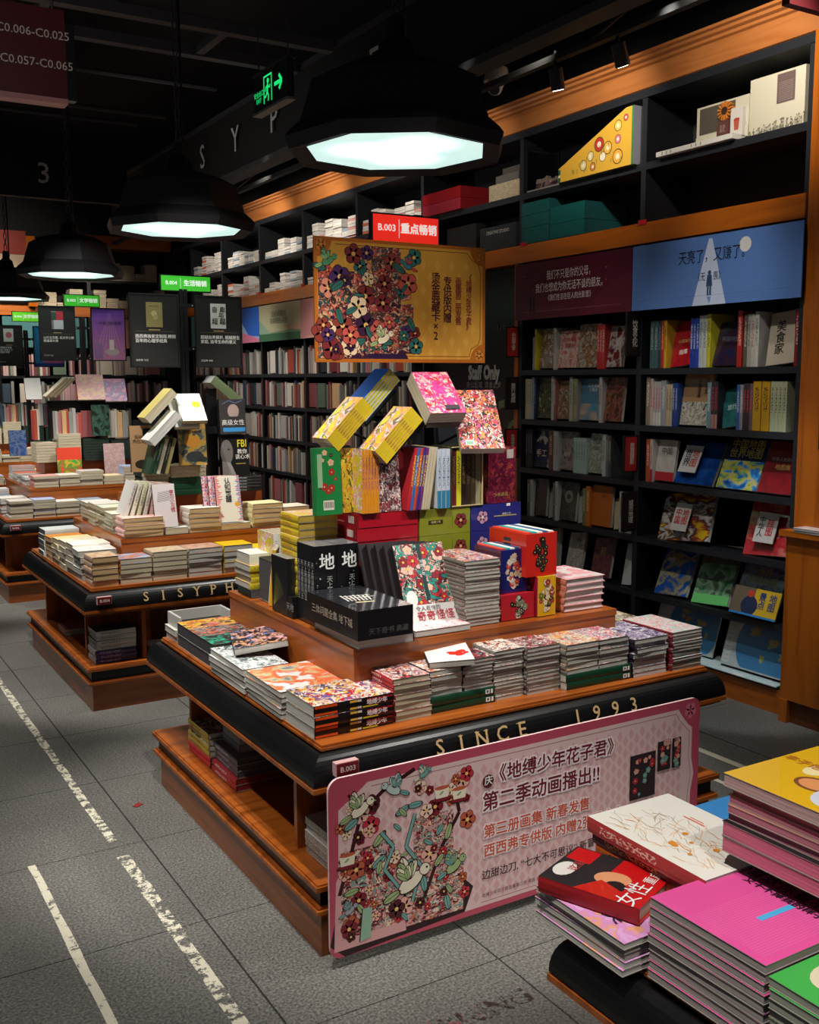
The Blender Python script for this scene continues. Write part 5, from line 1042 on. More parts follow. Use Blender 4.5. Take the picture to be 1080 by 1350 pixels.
def d2(t, p, w, h):
    p.rect(0, 0, w, h, flat('#5a7fbe', .35)); p.poly([(w*.40, 0), (w*.60, 0), (w*.51, h*.95), (w*.49, h*.95)], flat('#c4d0e8', .35)); p.rect(w*.05, h*.14, w*.95, h*.143, flat('#39558a'))
    p.disc(w*.70, h*.80, .035, flat('#dcdcd8', .35), 24); p.disc(w*.5, .155, .011, flat('#2a4468'), 12); p.poly([(w*.5-.02, .09), (w*.5+.02, .09), (w*.5+.014, .145), (w*.5-.014, .145)], flat('#2a4468')); p.rect(w*.5-.014, .045, w*.5-.002, .09, flat('#2a4468')); p.rect(w*.5+.002, .045, w*.5+.014, .09, flat('#2a4468')); p.poly([(w*.5-.014, .04), (w*.5+.014, .04), (w*.5+.004, .005)], flat('#6f93c8'))
    for k in range(20): p.disc(random.uniform(.05, w-.05), random.uniform(.03, h-.03), random.uniform(.0015, .003), flat('#3f5f9a'), 6)
    text(t, '天亮了，又赚了。', facing_west(-.004, -w*.52, .235), .072, flat('#141c30'), sx=.8); text(t, '《无     畏》', facing_west(-.004, -w*.5, .135), .045, flat('#24344c'), sx=.75)
hdr('pale blue header poster with a light beam and moon over the map bay', 3.10, 4.18, '#5a7fbe', d2)
def d3(t, p, w, h):
    p.rect(0, 0, w, h, flat('#b8b490')); p.rect(0, 0, w, h*.2, flat('#3a6a4a')); p.poly([(0, h*.2), (w, h*.3), (w, h*.2)], flat('#7a9a74')); p.poly([(0, h*.6), (w*.3, h*.2), (0, h*.2)], flat('#8aa890')); p.poly([(w, h*.5), (w*.6, h*.3), (w, h*.25)], flat('#d0a888'))
    text(t, '这座岛屿那些风\n吹来的陌生人的信', facing_west(-.004, -w*.5, h*.62), .06, flat('#34402c'), sx=.8)
hdr('green landscape header poster behind the gold poster, left side', 8.35, 9.27, '#b8b490', d3)
hdr('pink header poster right of the green landscape one', 7.4, 8.34, '#d08a8a', lambda t, p, w, h: (p.rect(0, 0, w, h, flat('#cc8a88')), p.poly([(0, 0), (w, 0), (w, h*.3)], flat('#d8a09a'))))
hdr('blue and pink header poster left of the green landscape one', 9.28, 10.3, '#1c64c8', lambda t, p, w, h: (p.rect(0, 0, w, h, flat('#1c64c8')), p.poly([(w*.0, 0), (w, 0), (w, h*.16), (w*.75, h*.2), (w*.6, h*.55), (w*.4, h*.9), (0, h)], flat('#9ac0e8')), p.poly([(0, 0), (w, 0), (w, h*.1), (w*.6, h*.3), (0, h*.5)], flat('#d87a98'))))
hdr('teal header poster farthest along the bookcase', 10.35, 11.2, '#3a8a8a', lambda t, p, w, h: p.rect(0, 0, w, h, flat('#3a7a80')))

# books of the two right bays; (kind, thickness or width, height, colour, ink/ palette)
CN = {'#': ''}
def bay(y1, z, items, desc, dx=.022):
    """left to right in the photo means from high y to low y"""
    y = y1; n = 0
    for it in items:
        k = it[0]
        if k == 'g': y -= it[1]; continue
        n += 1
        if k == 's':
            _, t, h, c, ink, name = it[:6]; foot = it[6] if len(it) > 6 else None
            M = frame((XF+dx+.085, y, z+h/2+.001), (1, 0, 0), (0, 0, 1))      # spine (-x) faces the room, thickness along -y
            book(M, .17, h, t*.96, flat(c, .4), sm(c, ink, foot), P_['grey'], '%s spine, %s from left on %s' % (name, ORD[n-1], desc), 'book', desc); y -= t
        else:
            _, w, h, cov, name, ttl = it[:6]; tilt = it[6] if len(it) > 6 else .28; sk = it[8] if len(it) > 8 else .0
            Y = Vector((math.sin(tilt), sk, math.cos(tilt))).normalized(); xx = Vector((0, -1, sk))
            t = .018
            M = frame((XF+dx+math.sin(tilt)*h/2+.012, y-w/2, z+.012+math.cos(tilt)*h/2), xx, Y)
            o = book(M @ Matrix.Translation((0, 0, -t)), w*.97, h, t, cov, flat('#4a4a4a'), P_['grey'], '%s, %s from left on %s' % (name, ORD[n-1], desc), 'book' if 'atlas' not in name and 'map' not in name else 'map book', desc)
            if ttl:
                for s, px, py, sz, c in ttl: text(o, s, frame((px*w, py*h, t+.001), (1, 0, 0), (0, 1, 0)), sz, flat(c, .4), bold=.015, line=.95)
            y -= w
    return y
a_ = lambda pal, s=3, ink=False: art(pal, s, ink, .5, .3)
# map bay (right)
bay(4.11, 1.65, [('s', .03, .25, '#3f5a5c', '#a8b8b8', 'slate'), ('s', .03, .25, '#3f5a5c', '#a8b8b8', 'slate'), ('s', .022, .25, '#2c3c44', '#889', 'dark'), ('s', .02, .25, '#b8241c', '#e8c050', 'red'), ('s', .02, .25, '#c8a02a', '#5a3a10', 'yellow'),
    ('f', .165, .24, a_(['#a81420', '#b81824', '#98101c', '#b81824'], 1.5), 'glossy red book facing out', [('中国旅行', .0, .05, .022, '#d8b060'), ('指南', 0, -.2, .03, '#e8e0d8')], .28, False, .12),
    ('s', .02, .25, '#1c3a9a', '#d8e0f0', 'royal blue'), ('s', .02, .25, '#1c3a9a', '#d8e0f0', 'royal blue'), ('s', .02, .25, '#2444a8', '#d8e0f0', 'royal blue'), ('s', .026, .26, '#b8c4c4', '#4a5a5a', 'pale grey-blue'), ('s', .026, .26, '#c4c8c0', '#4a5a5a', 'pale grey'), ('s', .024, .265, '#c8c032', '#4a4a1c', 'yellow-green'),
    ('f', .17, .22, a_(['#141838', '#1c2044', '#3a1c28', '#181c3c'], 2), 'dark navy book facing out', [('帝国地图', 0, .1, .028, '#6a6a7a')]), ('s', .03, .27, '#b02a20', '#e8d0c0', 'red'), ('g', .01), ('s', .022, .25, '#5a5648', '#c8c0a8', 'brown-grey'), ('s', .022, .25, '#a8a49a', '#444', 'grey'), ('s', .022, .25, '#bcb8ac', '#a02a20', 'off-white'), ('s', .024, .26, '#c8c4bc', '#555', 'white'), ('g', .02),
    ('f', .185, .255, flat('#b9ac98', .35), 'beige hardback with black brush title', [('美\n食\n家', -.12, .0, .058, '#1c1814')], .25, False, .10), ('s', .03, .26, '#8c1c20', '#d8c0b0', 'dark red'), ('s', .014, .25, '#b8bcc4', '#556', 'grey')], 'top map shelf')
bay(4.13, 1.345, [('s', .03, .26, '#8c7a68', '#e8e0d0', 'brown'), ('s', .022, .25, '#b8a8a0', '#a02a30', 'pale'), ('s', .02, .235, '#a8a0a0', '#c03040', 'grey-red', '#c8c4c0'), ('s', .02, .235, '#a8a0a0', '#c03040', 'grey-red', '#c8c4c0'), ('s', .02, .235, '#a8a0a0', '#c03040', 'grey-red', '#c8c4c0'), ('s', .035, .24, '#8c9098', '#d8d8d8', 'grey-blue'), ('s', .024, .22, '#b0a080', '#3a3020', 'tan'), ('s', .022, .22, '#b0a080', '#3a3020', 'tan'), ('s', .02, .225, '#1c3a7a', '#c8d0e0', 'blue'), ('s', .02, .225, '#1c3a7a', '#c8d0e0', 'blue'),
    ('f', .20, .27, art(['#b8b0a0', '#c0b8a8', '#7a7468', '#c4bcae', '#4a463e'], 4, False, band=[(.45, 1, '#94714c')]), 'kraft and ink landscape book', [('中\n国\n通\n漫', .05, .2, .026, '#2a1c12'), ('古\n诗\n里', .3, .25, .03, '#2a1c12')], .15), ('s', .026, .23, '#6a8a90', '#d8e0e0', 'teal-grey'), ('s', .022, .235, '#2a2a30', '#c83a4a', 'dark red-striped', '#a87a70'), ('s', .022, .235, '#2a2a30', '#c83a4a', 'dark red-striped', '#a87a70'),
    ('f', .12, .2, a_(['#1f5f60', '#286a6a', '#1c5456'], 2), 'teal book facing out', [('旅行', 0, 0, .03, '#a8c8c8')], .28, False, .2), ('s', .02, .22, '#2a5a9a', '#d0d8e8', 'blue'), ('s', .02, .22, '#8a8a8c', '#e0e0e0', 'grey'), ('s', .02, .225, '#3a2a30', '#d84a5a', 'dark'), ('s', .02, .225, '#3a2a30', '#d84a5a', 'dark'), ('s', .02, .225, '#6a5a58', '#d84a5a', 'brown'),
    ('s', .048, .235, '#c8961c', '#1c1c1c', 'thick yellow travel guide'), ('g', .004), ('s', .048, .235, '#c8961c', '#1c1c1c', 'thick yellow travel guide'), ('g', .003)]+[('s', .0235, .235, '#b8bc98', '#3a3a28', 'pale green') for _ in range(4)], 'second map shelf')
atl = lambda c: art([c, c, '#2a6ab0', '#d8d8c8', '#3a8a5a', c], 2, False, .8, .2)
bay(4.12, 1.04, [('s', .03, .23, '#a84a2a', '#e8d8c0', 'orange'), ('s', .022, .23, '#b8b0a8', '#a02a20', 'white', '#a8242c'),
    ('f', .14, .22, art(['#b0aca4', '#b8b4ac', '#a8a49c'], 2, False, band=[(0, .22, '#a8202c')]), 'grey book with red foot facing out', [('中国', 0, .22, .04, '#4a3430')], .15),
    ('f', .27, .24, art(['#123a7c', '#16448c', '#0f3270'], 2, False, .9, .15), 'glossy blue atlas in film', [], .45, False, .0), ('g', .02),
    ('f', .26, .27, art(['#123a7c', '#1a5aa0', '#3a8ac8', '#c8b84a', '#8aa84a', '#1a5aa0'], 2.4, False, .8, .2, band=[(.55, 1, '#14204a')]), 'blue and yellow world map atlas facing out', [('中国地图\n世界地图', 0, .27, .052, '#c8b03a')], .4),
    ('f', .2, .26, a_(['#7a1018', '#8a141c', '#701018'], 1.5), 'dark red atlas facing out', [('中华人民共和国', .05, .15, .022, '#d8c8c0'), ('地图集', .05, -.0, .03, '#c89a5a')], .4)], 'third map shelf')
bay(4.05, .735, [('f', .37, .26, art(['#c8a018', '#5a2a20', '#c8c0b8', '#3a2a2a', '#8a3a2a', '#d0a81c'], 2.2, False, .9, .15), 'curled yellow wall map sheet in film', [], .35, False, .10), ('g', .22),
    ('f', .29, .27, art(['#b0242c', '#b83038', '#a81e28', '#c86a60'], 2, False, .9, .15), 'crumpled red wall map sheet in film', [], .35, False, .08)], 'fourth map shelf')
bay(4.06, .43, [('f', .24, .28, art(['#124a9a', '#1450a4', '#1450a4', '#a89c64', '#124a9a'], 1.6, False, .8, .2), 'blue map of an archipelago facing out', [('地图', -.25, .2, .03, '#d8d8d0')], .45, False, .08), ('g', .03),
    ('f', .25, .32, art(['#2f5a3a', '#3a7a4a', '#6a8a6a', '#8ab08a', '#4a5a4a'], 2.6, False, .8, .2, band=[(.68, 1, '#6a6454'), (0, .16, '#6ac06a')]), 'green landscape map facing out', [], .42, False, .08), ('g', .03),
    ('f', .27, .27, art(['#1c2a6a', '#1f3078', '#8a8aa0', '#1c2a6a'], 2.2, False, .8, .2, band=[(0, .12, '#c8b01c')]), 'navy geography atlas facing out', [('世界\n地理地图', 0, .22, .045, '#a8985a')], .42)], 'fifth map shelf')
def lying_map(label, y, z, w, h, cov, x=XF-.005, tilt=.42, txt=None, sk=0.):
    Y = Vector((math.sin(tilt), sk, math.cos(tilt))).normalized()
    M = frame((x+math.sin(tilt)*h/2, y, z+math.cos(tilt)*h/2), (0, -1, sk), Y)
    t = MB().box(-w/2, -h/2, -.004, w/2, h/2, 0, cov); o = link('map_sheet', t.mesh('map_sheet'), None, M=M); tag(o, label, 'map')
    if txt:
        for s, a, b, sz, c in txt: text(o, s, frame((a, b, .001), (1, 0, 0), (0, 1, 0)), sz, flat(c), bold=.02, line=.95)
    return o
o = lying_map('small yellow and blue travel map standing in front of the navy atlas', 3.34, .445, .28, .14, art(['#d0a81c', '#d4ac20', '#d0a81c'], 2, False, .6), XF-.012, .35, [('景\n点', .04, .01, .045, '#1c3a7a'), ('地\n图', .10, .01, .045, '#1c3a7a')])
p = Print(); p.rect(-.14, -.06, -.01, .07, flat('#6a5a48')); p.disc(-.03, -.02, .05, flat('#1c2a4a'), 16); p.disc(-.035, .04, .018, flat('#c83a1c'), 14); p.rect(-.14, -.07, .14, -.06, flat('#2a7ac0')); part('print', p, o)
# title panels of the filmed maps
for (y, z, s, c, bgc, sk) in ((3.78, 1.16, '世界\n地图', '#1c1c24', '#c0c0bc', .0), ):
    pass
def globe(label, y, z, w, h, x):
    o = lying_map(label, y, z, w, h, flat('#b4c0c2', .3, coat=.8), x, .30)
    p = Print(); R_ = h*.66; cl = lambda v, m_: max(-m_, min(m_, v))
    p.poly([(cl(w*.12+R_*math.cos(2*PI*k/60), w*.49), cl(R_*math.sin(2*PI*k/60), h*.47)) for k in range(60)], flat('#3f7fae', .3))
    p.rect(-w*.48, -h*.45, -w*.38, h*.2, flat('#c8ccc8')); 
    for k in range(9): p.rect(-w*.47, -h*.4+k*.022, -w*.40, -h*.392+k*.022, flat('#7a8486'))
    land = flat('#b8a468', .3); g2 = flat('#9aa86a', .3); rr = random.Random(int(y*100))
    for cx, cy, r in ((-.04, .06, .035), (.06, .02, .03), (.09, .035, .02), (.02, -.06, .02), (.13, -.03, .018)):
        for k in range(6): p.disc(cx+w*.05+rr.uniform(-.6, .6)*r, cy+rr.uniform(-.8, .8)*r, r*rr.uniform(.3, .7), land if k % 2 else g2, 9, r*.4, rr.uniform(0, 3))
    for k in range(5): p.line([(w*.12-h*.5, -h*.3+k*h*.15), (w*.46, -h*.3+k*h*.15)], .0008, flat('#7aa8c4'))
    part('print', p, o)
globe('blue world map sheet in film standing in the lowest row by the wooden end panel', 3.36, .155, .40, .27, XF+.03)
globe('blue world map sheet in film half hidden behind the banner table books', 3.86, .155, .44, .27, XF+.06)
o = lying_map('pale folded map lying flat on the lowest shelf edge', 3.48, .135, .62, .16, art(['#8ab4c8', '#c8d4d0', '#b0c8cc', '#d8dcd4'], 3, False), XF-.02, 1.45)
# film-map titles
for nm, y, z, ang, items, bg, bw, bh in (('world', 3.83, 1.18, .45, [('世\n界', -.022, 0, .05, '#141420'), ('地\n图', .026, 0, .05, '#a8242c')], '#b8b8b4', .12, .15), ('china', 3.87, .87, .35, [('中\n国', -.022, 0, .045, '#b8202c'), ('地\n图', .026, 0, .045, '#b8202c')], '#c8c4bc', .11, .15), ('peo', 3.32, .88, .35, [('中\n华\n人', -.03, 0, .036, '#16141c'), ('挂\n图', .022, 0, .045, '#b8202c')], '#c0bab2', .12, .15)):
    o = lying_map({'world': 'white title label on the glossy blue atlas', 'china': 'white title label on the curled yellow wall map', 'peo': 'white title label on the crumpled red wall map'}[nm], y, z-bh/2*math.cos(ang), bw, bh, flat(bg, .4), XF+math.sin(ang)*(z-{'world': 1.04, 'china': .735, 'peo': .735}[nm]-bh/2)-.002, ang, items)
    o['category'] = 'label'
# cookery bay
food = lambda b_='#5a5048': art([b_, b_, '#8a6a3a', '#6a3a2a', '#b8a888', b_], 3, False, .5, .3)
bay(5.13, 1.65, [('s', .02, .20, '#8a8484', '#333', 'grey'), ('s', .018, .25, '#b8a81c', '#4a4a1c', 'yellow'), ('g', .01), ('f', .155, .24, food('#6a6a60'), 'grey cookbook facing out', [('面包', .1, .3, .03, '#c8c4bc')], .12), ('s', .022, .25, '#a8a49c', '#555', 'grey'), ('f', .18, .22, art(['#b8a8a0', '#b86a50', '#c0b0a8', '#b05a40'], 3, False), 'white and orange cookbook facing out', [('日本料理', .05, .25, .026, '#b03a28'), ('在家做', .05, .08, .026, '#b03a28')], .12),
    ('f', .19, .25, food('#8a8682'), 'grey noodle cookbook facing out', [], .10), ('s', .022, .25, '#b02420', '#e8d0c0', 'red'), ('s', .022, .25, '#b02420', '#e8d0c0', 'red'), ('s', .022, .25, '#b8322c', '#e8d0c0', 'red'), ('f', .13, .23, art(['#5a1418', '#6a1a1c', '#b8b0a8', '#5a1418'], 2, False), 'maroon teapot cookbook facing out', [('蜜', .1, .1, .05, '#c8c0b8')], .15)], 'top cookery shelf')
bay(5.20, 1.345, [('s', .022, .25, '#a8a488', '#555', 'cream'), ('s', .022, .25, '#b8ac8a', '#555', 'cream'), ('s', .022, .25, '#a8a08a', '#555', 'beige'), ('s', .022, .26, '#8a94a8', '#333', 'grey-blue'), ('s', .02, .25, '#1c2440', '#8a90a8', 'navy'), ('f', .15, .25, art(['#1c1c16', '#3a3c20', '#5a5a3a', '#16160f', '#8a8a5a'], 3, False), 'dark vegetable cookbook facing out', [], .08), ('s', .024, .265, '#a8a8a4', '#333', 'grey'), ('s', .016, .25, '#8a5a50', '#ddd', 'rose'), ('f', .13, .23, food('#4a443c'), 'brown dish cookbook facing out', [], .12), ('s', .03, .26, '#9a9c98', '#444', 'grey'), ('s', .022, .25, '#8c8a3c', '#333', 'olive'), ('s', .02, .25, '#8a8a84', '#333', 'grey'),
    ('f', .19, .24, art(['#4a7a94', '#52849c', '#8a8078', '#a89a8a'], 2, False, band=[(.4, 1, '#466f88')]), 'blue picture cookbook facing out', [('人生有味\n小确幸', .05, .28, .025, '#c8d0d4')], .12), ('s', .026, .26, '#b0aca8', '#a03a4a', 'white'), ('f', .15, .25, art(['#4a1a14', '#2c1410', '#8a5a3a', '#6a2a1c', '#3a201a'], 3, False), 'dark red stew cookbook facing out', [], .12)], 'second cookery shelf')
bay(5.19, 1.04, [('s', .024, .24, '#1c1e22', '#888', 'black'), ('s', .022, .24, '#24262a', '#888', 'black'), ('s', .024, .24, '#1a1c20', '#888', 'black'), ('f', .16, .24, art(['#14161c', '#181a22', '#1c2a50', '#14161c', '#a8a49a'], 1.8, False), 'black and navy book facing out', [('手工', -.1, -.15, .05, '#c8b898')], .12), ('s', .045, .24, '#5a3a2a', '#c8a080', 'brown'), ('s', .022, .24, '#a8aca8', '#333', 'grey'), ('s', .026, .24, '#9aa09c', '#a03a2a', 'grey'), ('f', .14, .23, art(['#5a4844', '#6a5450', '#8a8078', '#5a4844'], 2, False), 'mauve book facing out', [('咖啡', -.1, -.1, .03, '#b8b0a8')], .12)]+[('s', .023, .21, '#9ab0a8', '#3a4a48', 'mint') for _ in range(5)]+[('f', .14, .23, art(['#9a9a90', '#a4a49a', '#6a7a5a', '#9a9a90'], 3, False), 'grey-green coffee book facing out', [('COF\nOU', -.1, .2, .035, '#4a4a44')], .12), ('s', .03, .235, '#a8a8a2', '#444', 'white'), ('s', .022, .235, '#5a5a58', '#aaa', 'grey'), ('s', .022, .235, '#3a3a3c', '#aaa', 'dark')], 'third cookery shelf')
bay(5.17, .735, [('s', .03, .23, '#5a5a5c', '#aaa', 'dark grey'), ('s', .026, .23, '#b0b0ac', '#333', 'white'), ('f', .12, .23, art(['#15151a', '#1c1c20', '#2a2a28'], 3, False), 'black photography book facing out', [], .06), ('f', .08, .19, flat('#8f8f82'), 'pale triangle-cut booklet facing out', [], .25, False, .25), ('s', .022, .23, '#5a5e58', '#999', 'grey-green'), ('s', .026, .24, '#b4b4ae', '#444', 'white'), ('f', .15, .23, art(['#26241f', '#2c2a26', '#4a463c'], 2, False), 'black book with a round emblem facing out', [('◎', 0, .1, .09, '#8a8678')], .10), ('f', .08, .2, flat('#96968a'), 'second pale booklet facing out', [], .25, False, .25), ('s', .03, .22, '#6c6f48', '#b8b890', 'olive'),
    ('s', .035, .235, '#b8641c', '#e8c090', 'orange'), ('f', .17, .235, flat('#a85a1a', .4), 'orange hardback facing out', [('怎么', .1, .25, .024, '#6a3208')], .06), ('f', .08, .18, flat('#a89a78'), 'tan booklet leaning before the orange hardback', [], .25, False, .25), ('s', .03, .23, '#a4a8a4', '#333', 'white'), ('s', .026, .22, '#3a4038', '#aaa', 'dark'), ('s', .045, .215, '#a8aca8', '#555', 'grey')], 'fourth cookery shelf')
bay(4.98, .43, [('f', .10, .24, flat('#8a8880'), 'grey booklet facing out', [], .2, False, .15), ('g', .06), ('f', .15, .24, art(['#b4aca0', '#b8b0a4', '#8a8478', '#b4aca0'], 4, False), 'cream illustrated book facing out', [('山海经', 0, .3, .026, '#4a3a34')], .3, False, .12), ('g', .08), ('f', .17, .24, art(['#4a1018', '#541420', '#6a3a3c', '#4a1018'], 4, False), 'dark crimson book facing out', [('鲸', 0, .15, .05, '#b8904a')], .3, False, .12), ('g', .1), ('f', .14, .24, flat('#b0b4b0'), 'white book facing out beside the upright', [], .3, False, .12)], 'fifth cookery shelf')

# objects in the top compartments (right)
CRM = flat('#cfcab4', .5)
t, w, d, h = boxset('large cream gift box with brown label at the right end of the top shelf', XF+.03, 3.19, 2.725, XF+.25, 3.50, 2.985, {'m': CRM}, 'gift_box', 'gift box')
p = Print(); p.rect(.155, .12, .255, .25, flat('#6a5854', .5)); [p.rect(.165, .13+.008*k, .245, .132+.008*k, flat('#9a8a84')) for k in range(11)]
rr = random.Random(2); 
for k in range(130):
    x = rr.uniform(.0, .31); y = rr.uniform(0, .015+.04*(x/.31)+.02*rr.random()); p.line([(x, 0), (x+rr.uniform(-.006, .006), y)], .0012, flat('#6a6454')); p.disc(x, y, rr.uniform(.002, .005), flat('#7a7462'), 7)
part('front_print', p, t, facing_west(-w-.0006, d, 0))
t, w, d, h = boxset('smaller open cream gift box behind the cups on the top shelf', XF+.06, 3.53, 2.745, XF+.25, 3.86, 2.94, {'m': CRM}, 'gift_box', 'gift box')
part('window', MB().box(-w-.002, -.08, .06, -w, d-.02, h-.01, flat('#5a554a', .15)).box(-w-.004, -d, 0, -w-.001, d, .05, CRM), t)
fg = thing('flower_ornament', 'small sunflower ornament in a glass before the cream gift box', 'ornament', (XF+.045, 3.66, 2.755))
b = MB(); 
for k in range(14):
    a = 2*PI*k/14; b.box(-.004, -.012, .018, .004, .012, .045, flat('#c87a2a'), M=facing_west(0, 0, .13) @ Matrix.Rotation(a, 4, 'Z') @ Matrix.Rotation(PI/2, 4, 'X'))
part('petals', b, fg); part('centre', MB().cyl((-.012, 0, .13), (.0, 0, .13), .020, .022, flat('#3a2418'), 14), fg); part('stem', MB().cyl((0, 0, 0), (0, 0, .12), .003, .003, flat('#5a6a3a'), 6), fg); part('base', MB().cyl((0, 0, 0), (0, 0, .012), .025, .02, flat('#b8b4ac'), 14), fg)
t, w, d, h = boxset('small white card box with a drawn red cup on the top shelf', XF+.035, 3.545, 2.75, XF+.06, 3.62, 2.885, {'m': flat('#d4d0c8')}, 'card_box', 'box')
p = Print(); p.poly([(.025, .03), (.05, .03), (.056, .08), (.02, .08)], flat('#b85a44')); p.disc(.038, .08, .018, flat('#a83a3a'), 12, .006); part('front_print', p, t, facing_west(-w-.0006, d, 0))
t, w, d, h = boxset('small brown printed card box beside the drawn cup', XF+.03, 3.63, 2.75, XF+.045, 3.70, 2.84, {'m': flat('#5f3b35')}, 'card_box', 'box')
text(t, '花语\n茶礼', facing_west(-w-.001, 0, .05), .018, flat('#b8a098'))
ls = thing('folded_tray', 'folded white corrugated tray on the top shelf edge', 'tray', (XF-.03, 3.55, 2.725))
b = MB().box(0, 0, .004, .10, .50, .028, flat('#d4d2cc')); part('board', b, ls)
p = Print(); [p.line([(x, .005), (x+.006, .012), (x, .019)], .004, flat('#444')) for x in (.04, .07, .10, .24, .27, .30)]; part('marks', p, ls, facing_west(-.0006, .5, .004))
yb = thing('magazine_file', 'slanted yellow cardboard file with cartoon stickers and grey end on the top shelf', 'file box', (XF-.0, 4.22, 2.727))
b = MB(); YM = flat('#d8a838', .5); pts = [(0, 0), (.62, 0), (.62, .075), (.06, .30), (0, .30)]
b.face([(-.03, y, z) for y, z in pts][::-1], YM); b.face([(.22, y, z) for y, z in pts], YM)
for (a, c), (a2, c2) in zip(pts, pts[1:]+pts[:1]): b.face([(-.03, a, c), (-.03, a2, c2), (.22, a2, c2), (.22, a, c)], flat('#8f909c', .5) if a == 0 and a2 == 0 else flat('#7a7468'))
part('body', b, yb)
p = Print(); rr = random.Random(9)
for x, y, r, c in ((.50, .22, .022, '#e8c060'), (.50, .15, .018, '#d87a8a'), (.42, .12, .026, '#e8b040'), (.35, .15, .03, '#b8322c'), (.38, .08, .02, '#e8e0c8'), (.28, .1, .02, '#e0d0a0'), (.22, .06, .022, '#d8c890'), (.50, .06, .03, '#e8a83a'), (.3, .04, .018, '#c87a3a'), (.56, .25, .014, '#c84a5a')):
    r *= 1.35; p.disc(x, y, r, flat('#5a3a1c'), 18); p.disc(x, y, r*.86, flat(c), 18); p.disc(x, y, r*.4, flat('#f0e0c0'), 12)
for k in range(22):
    x = rr.uniform(.12, .57); y = rr.uniform(.01, .05+max(0, (x-.15))*.42); p.rect(x, y, x+.004, y+.024, flat('#5a7a3a'))
p.rect(.606, 0, .62, .30, flat('#2f7a4a')); p.rect(0, 0, .02, .07, flat('#2f5a3a')); p.rect(0, .025, .02, .04, flat('#d8c890'))
part('stickers', p, yb, facing_west(-.0306, .62, 0))
dc = thing('display_case', 'clear acrylic case with small pink figures inside at the left of the yellow file', 'display case', (XF+.01, 4.88, 2.727))
gl, nt, b_, N_, L_ = nmat('acrylic'); b_.inputs['Base Color'].default_value = (.9, .95, .95, 1); b_.inputs['Transmission Weight'].default_value = 1; b_.inputs['Roughness'].default_value = .02; b_.inputs['IOR'].default_value = 1.1
part('case', MB().box(0, 0, .0, .003, .30, .26, gl).box(0, 0, 0, .2, .003, .26, gl).box(0, .297, 0, .2, .3, .26, gl).box(0, 0, .257, .2, .3, .26, gl), dc); part('backing', MB().box(.2, 0, 0, .205, .3, .26, flat('#1a1a24')), dc); part('base', MB().box(-.004, -.004, -.002, .21, .304, .008, flat('#8a8480')), dc)
rr = random.Random(6)
for k in range(12):
    y = .02+.022*k; c = rr.choice(['#c86a7a', '#b8b0a8', '#8a3a4a', '#d8a0a8', '#6a4a5a']); r = rr.uniform(.012, .022)
    f = MB().cyl((.05, y, .008), (.05, y, .008+r*2.2), r, r*.6, flat(c), 8); f.cyl((.05, y, .008+r*2.2), (.05, y, .008+r*3.6), r*.8, r*.5, flat('#d8b8a8'), 8); part('figurine', f, dc)
kb = thing('keyboard_box', 'shallow box with cream speckled front and clear lid left of the display case', 'box', (XF+.01, 5.27, 2.727))
part('body', MB().box(0, 0, 0, .22, .32, .10, art(['#cfc0a0', '#d4c8ac', '#6a5a44', '#cfc0a0', '#8a7a60'], 14, False)), kb); part('lid', MB().box(.01, .02, .10, .21, .26, .15, flat('#5c5a56', .15)).box(.02, .02, .15, .2, .2, .19, flat('#4a4844', .15)), kb)
for k in range(2):
    t, w, d, h = boxset('crimson flat gift box, %s of the two on the top shelf' % ('lower', 'upper')[k], XF-.03, 5.86, 2.727+.075*k, XF+.28, 6.34, 2.80+.075*k, {'m': flat('#a00c1c' if k else '#a8283a', .4), 's': flat('#7a0a16', .5)}, 'gift_box', 'gift box', 'crimson gift boxes')
for k, (y0, y1, z0, z1, lb) in enumerate(((4.62, 4.93, 2.417, 2.50, 'bottom right'), (4.62, 4.93, 2.502, 2.60, 'top right'), (4.94, 5.205, 2.417, 2.51, 'bottom left'), (4.94, 5.205, 2.512, 2.585, 'middle left'), (4.94, 5.205, 2.587, 2.66, 'top left'))):
    boxset('dark teal flat box, %s of the teal group on the band shelf' % lb, XF-.015, y0, z0, XF+.3, y1, z1, {'m': flat('#0d5452', .45), 's': flat('#0a3f40', .5)}, 'gift_box', 'gift box', 'teal boxes')
t, w, d, h = boxset('dark grey case with white lettering left of the teal boxes', XF-.01, 5.27, 2.417, XF+.2, 5.66, 2.565, {'m': flat('#24282c', .4)}, 'carry_case', 'case')
text(t, 'CREATIVE STUDIO', facing_west(-w-.001, 0, .11), .03, flat('#b8b8b4'))
boxset('plain dark box beside the grey lettered case', XF+.02, 5.75, 2.417, XF+.25, 6.1, 2.62, {'m': flat('#1c1a18', .4)}, 'gift_box', 'gift box')
# side cabinet at the right edge
sc = thing('side_cabinet', 'low orange wood cabinet at the right frame edge beside the bookcase', 'cabinet', (3.60, 2.2, 0))
part('body', MB().box(.29, 0, .11, .34, .905, .88, OZ).box(.31, .0, 0, .34, .88, .11, flat('#6a3412', .5)), sc); part('top', MB().box(.265, -.02, .88, .343, .93, .905, OY), sc); part('leg', MB().box(.285, .86, 0, .345, .905, .11, OZ), sc)
stack(3.86, 2.75, 3.95, 3.05, .905, 2, .02, 'E', art(['#d8d4cc', '#c8a8a8', '#d8d4cc'], 3, False), WHITE, P_['grey'], 'pale leaflet', 'on top of the side cabinet', 'leaflet')
gs = thing('wall_sign', 'small dark green sign with white mark at the right frame edge', 'sign', (XF-.02, 2.99, 1.28)); part('panel', MB().box(-.01, -.1, 0, .005, 0, .30, flat('#0c2e20')), gs); text(gs, '收银', facing_west(-.012, -.05, .2), .03, WHITE)

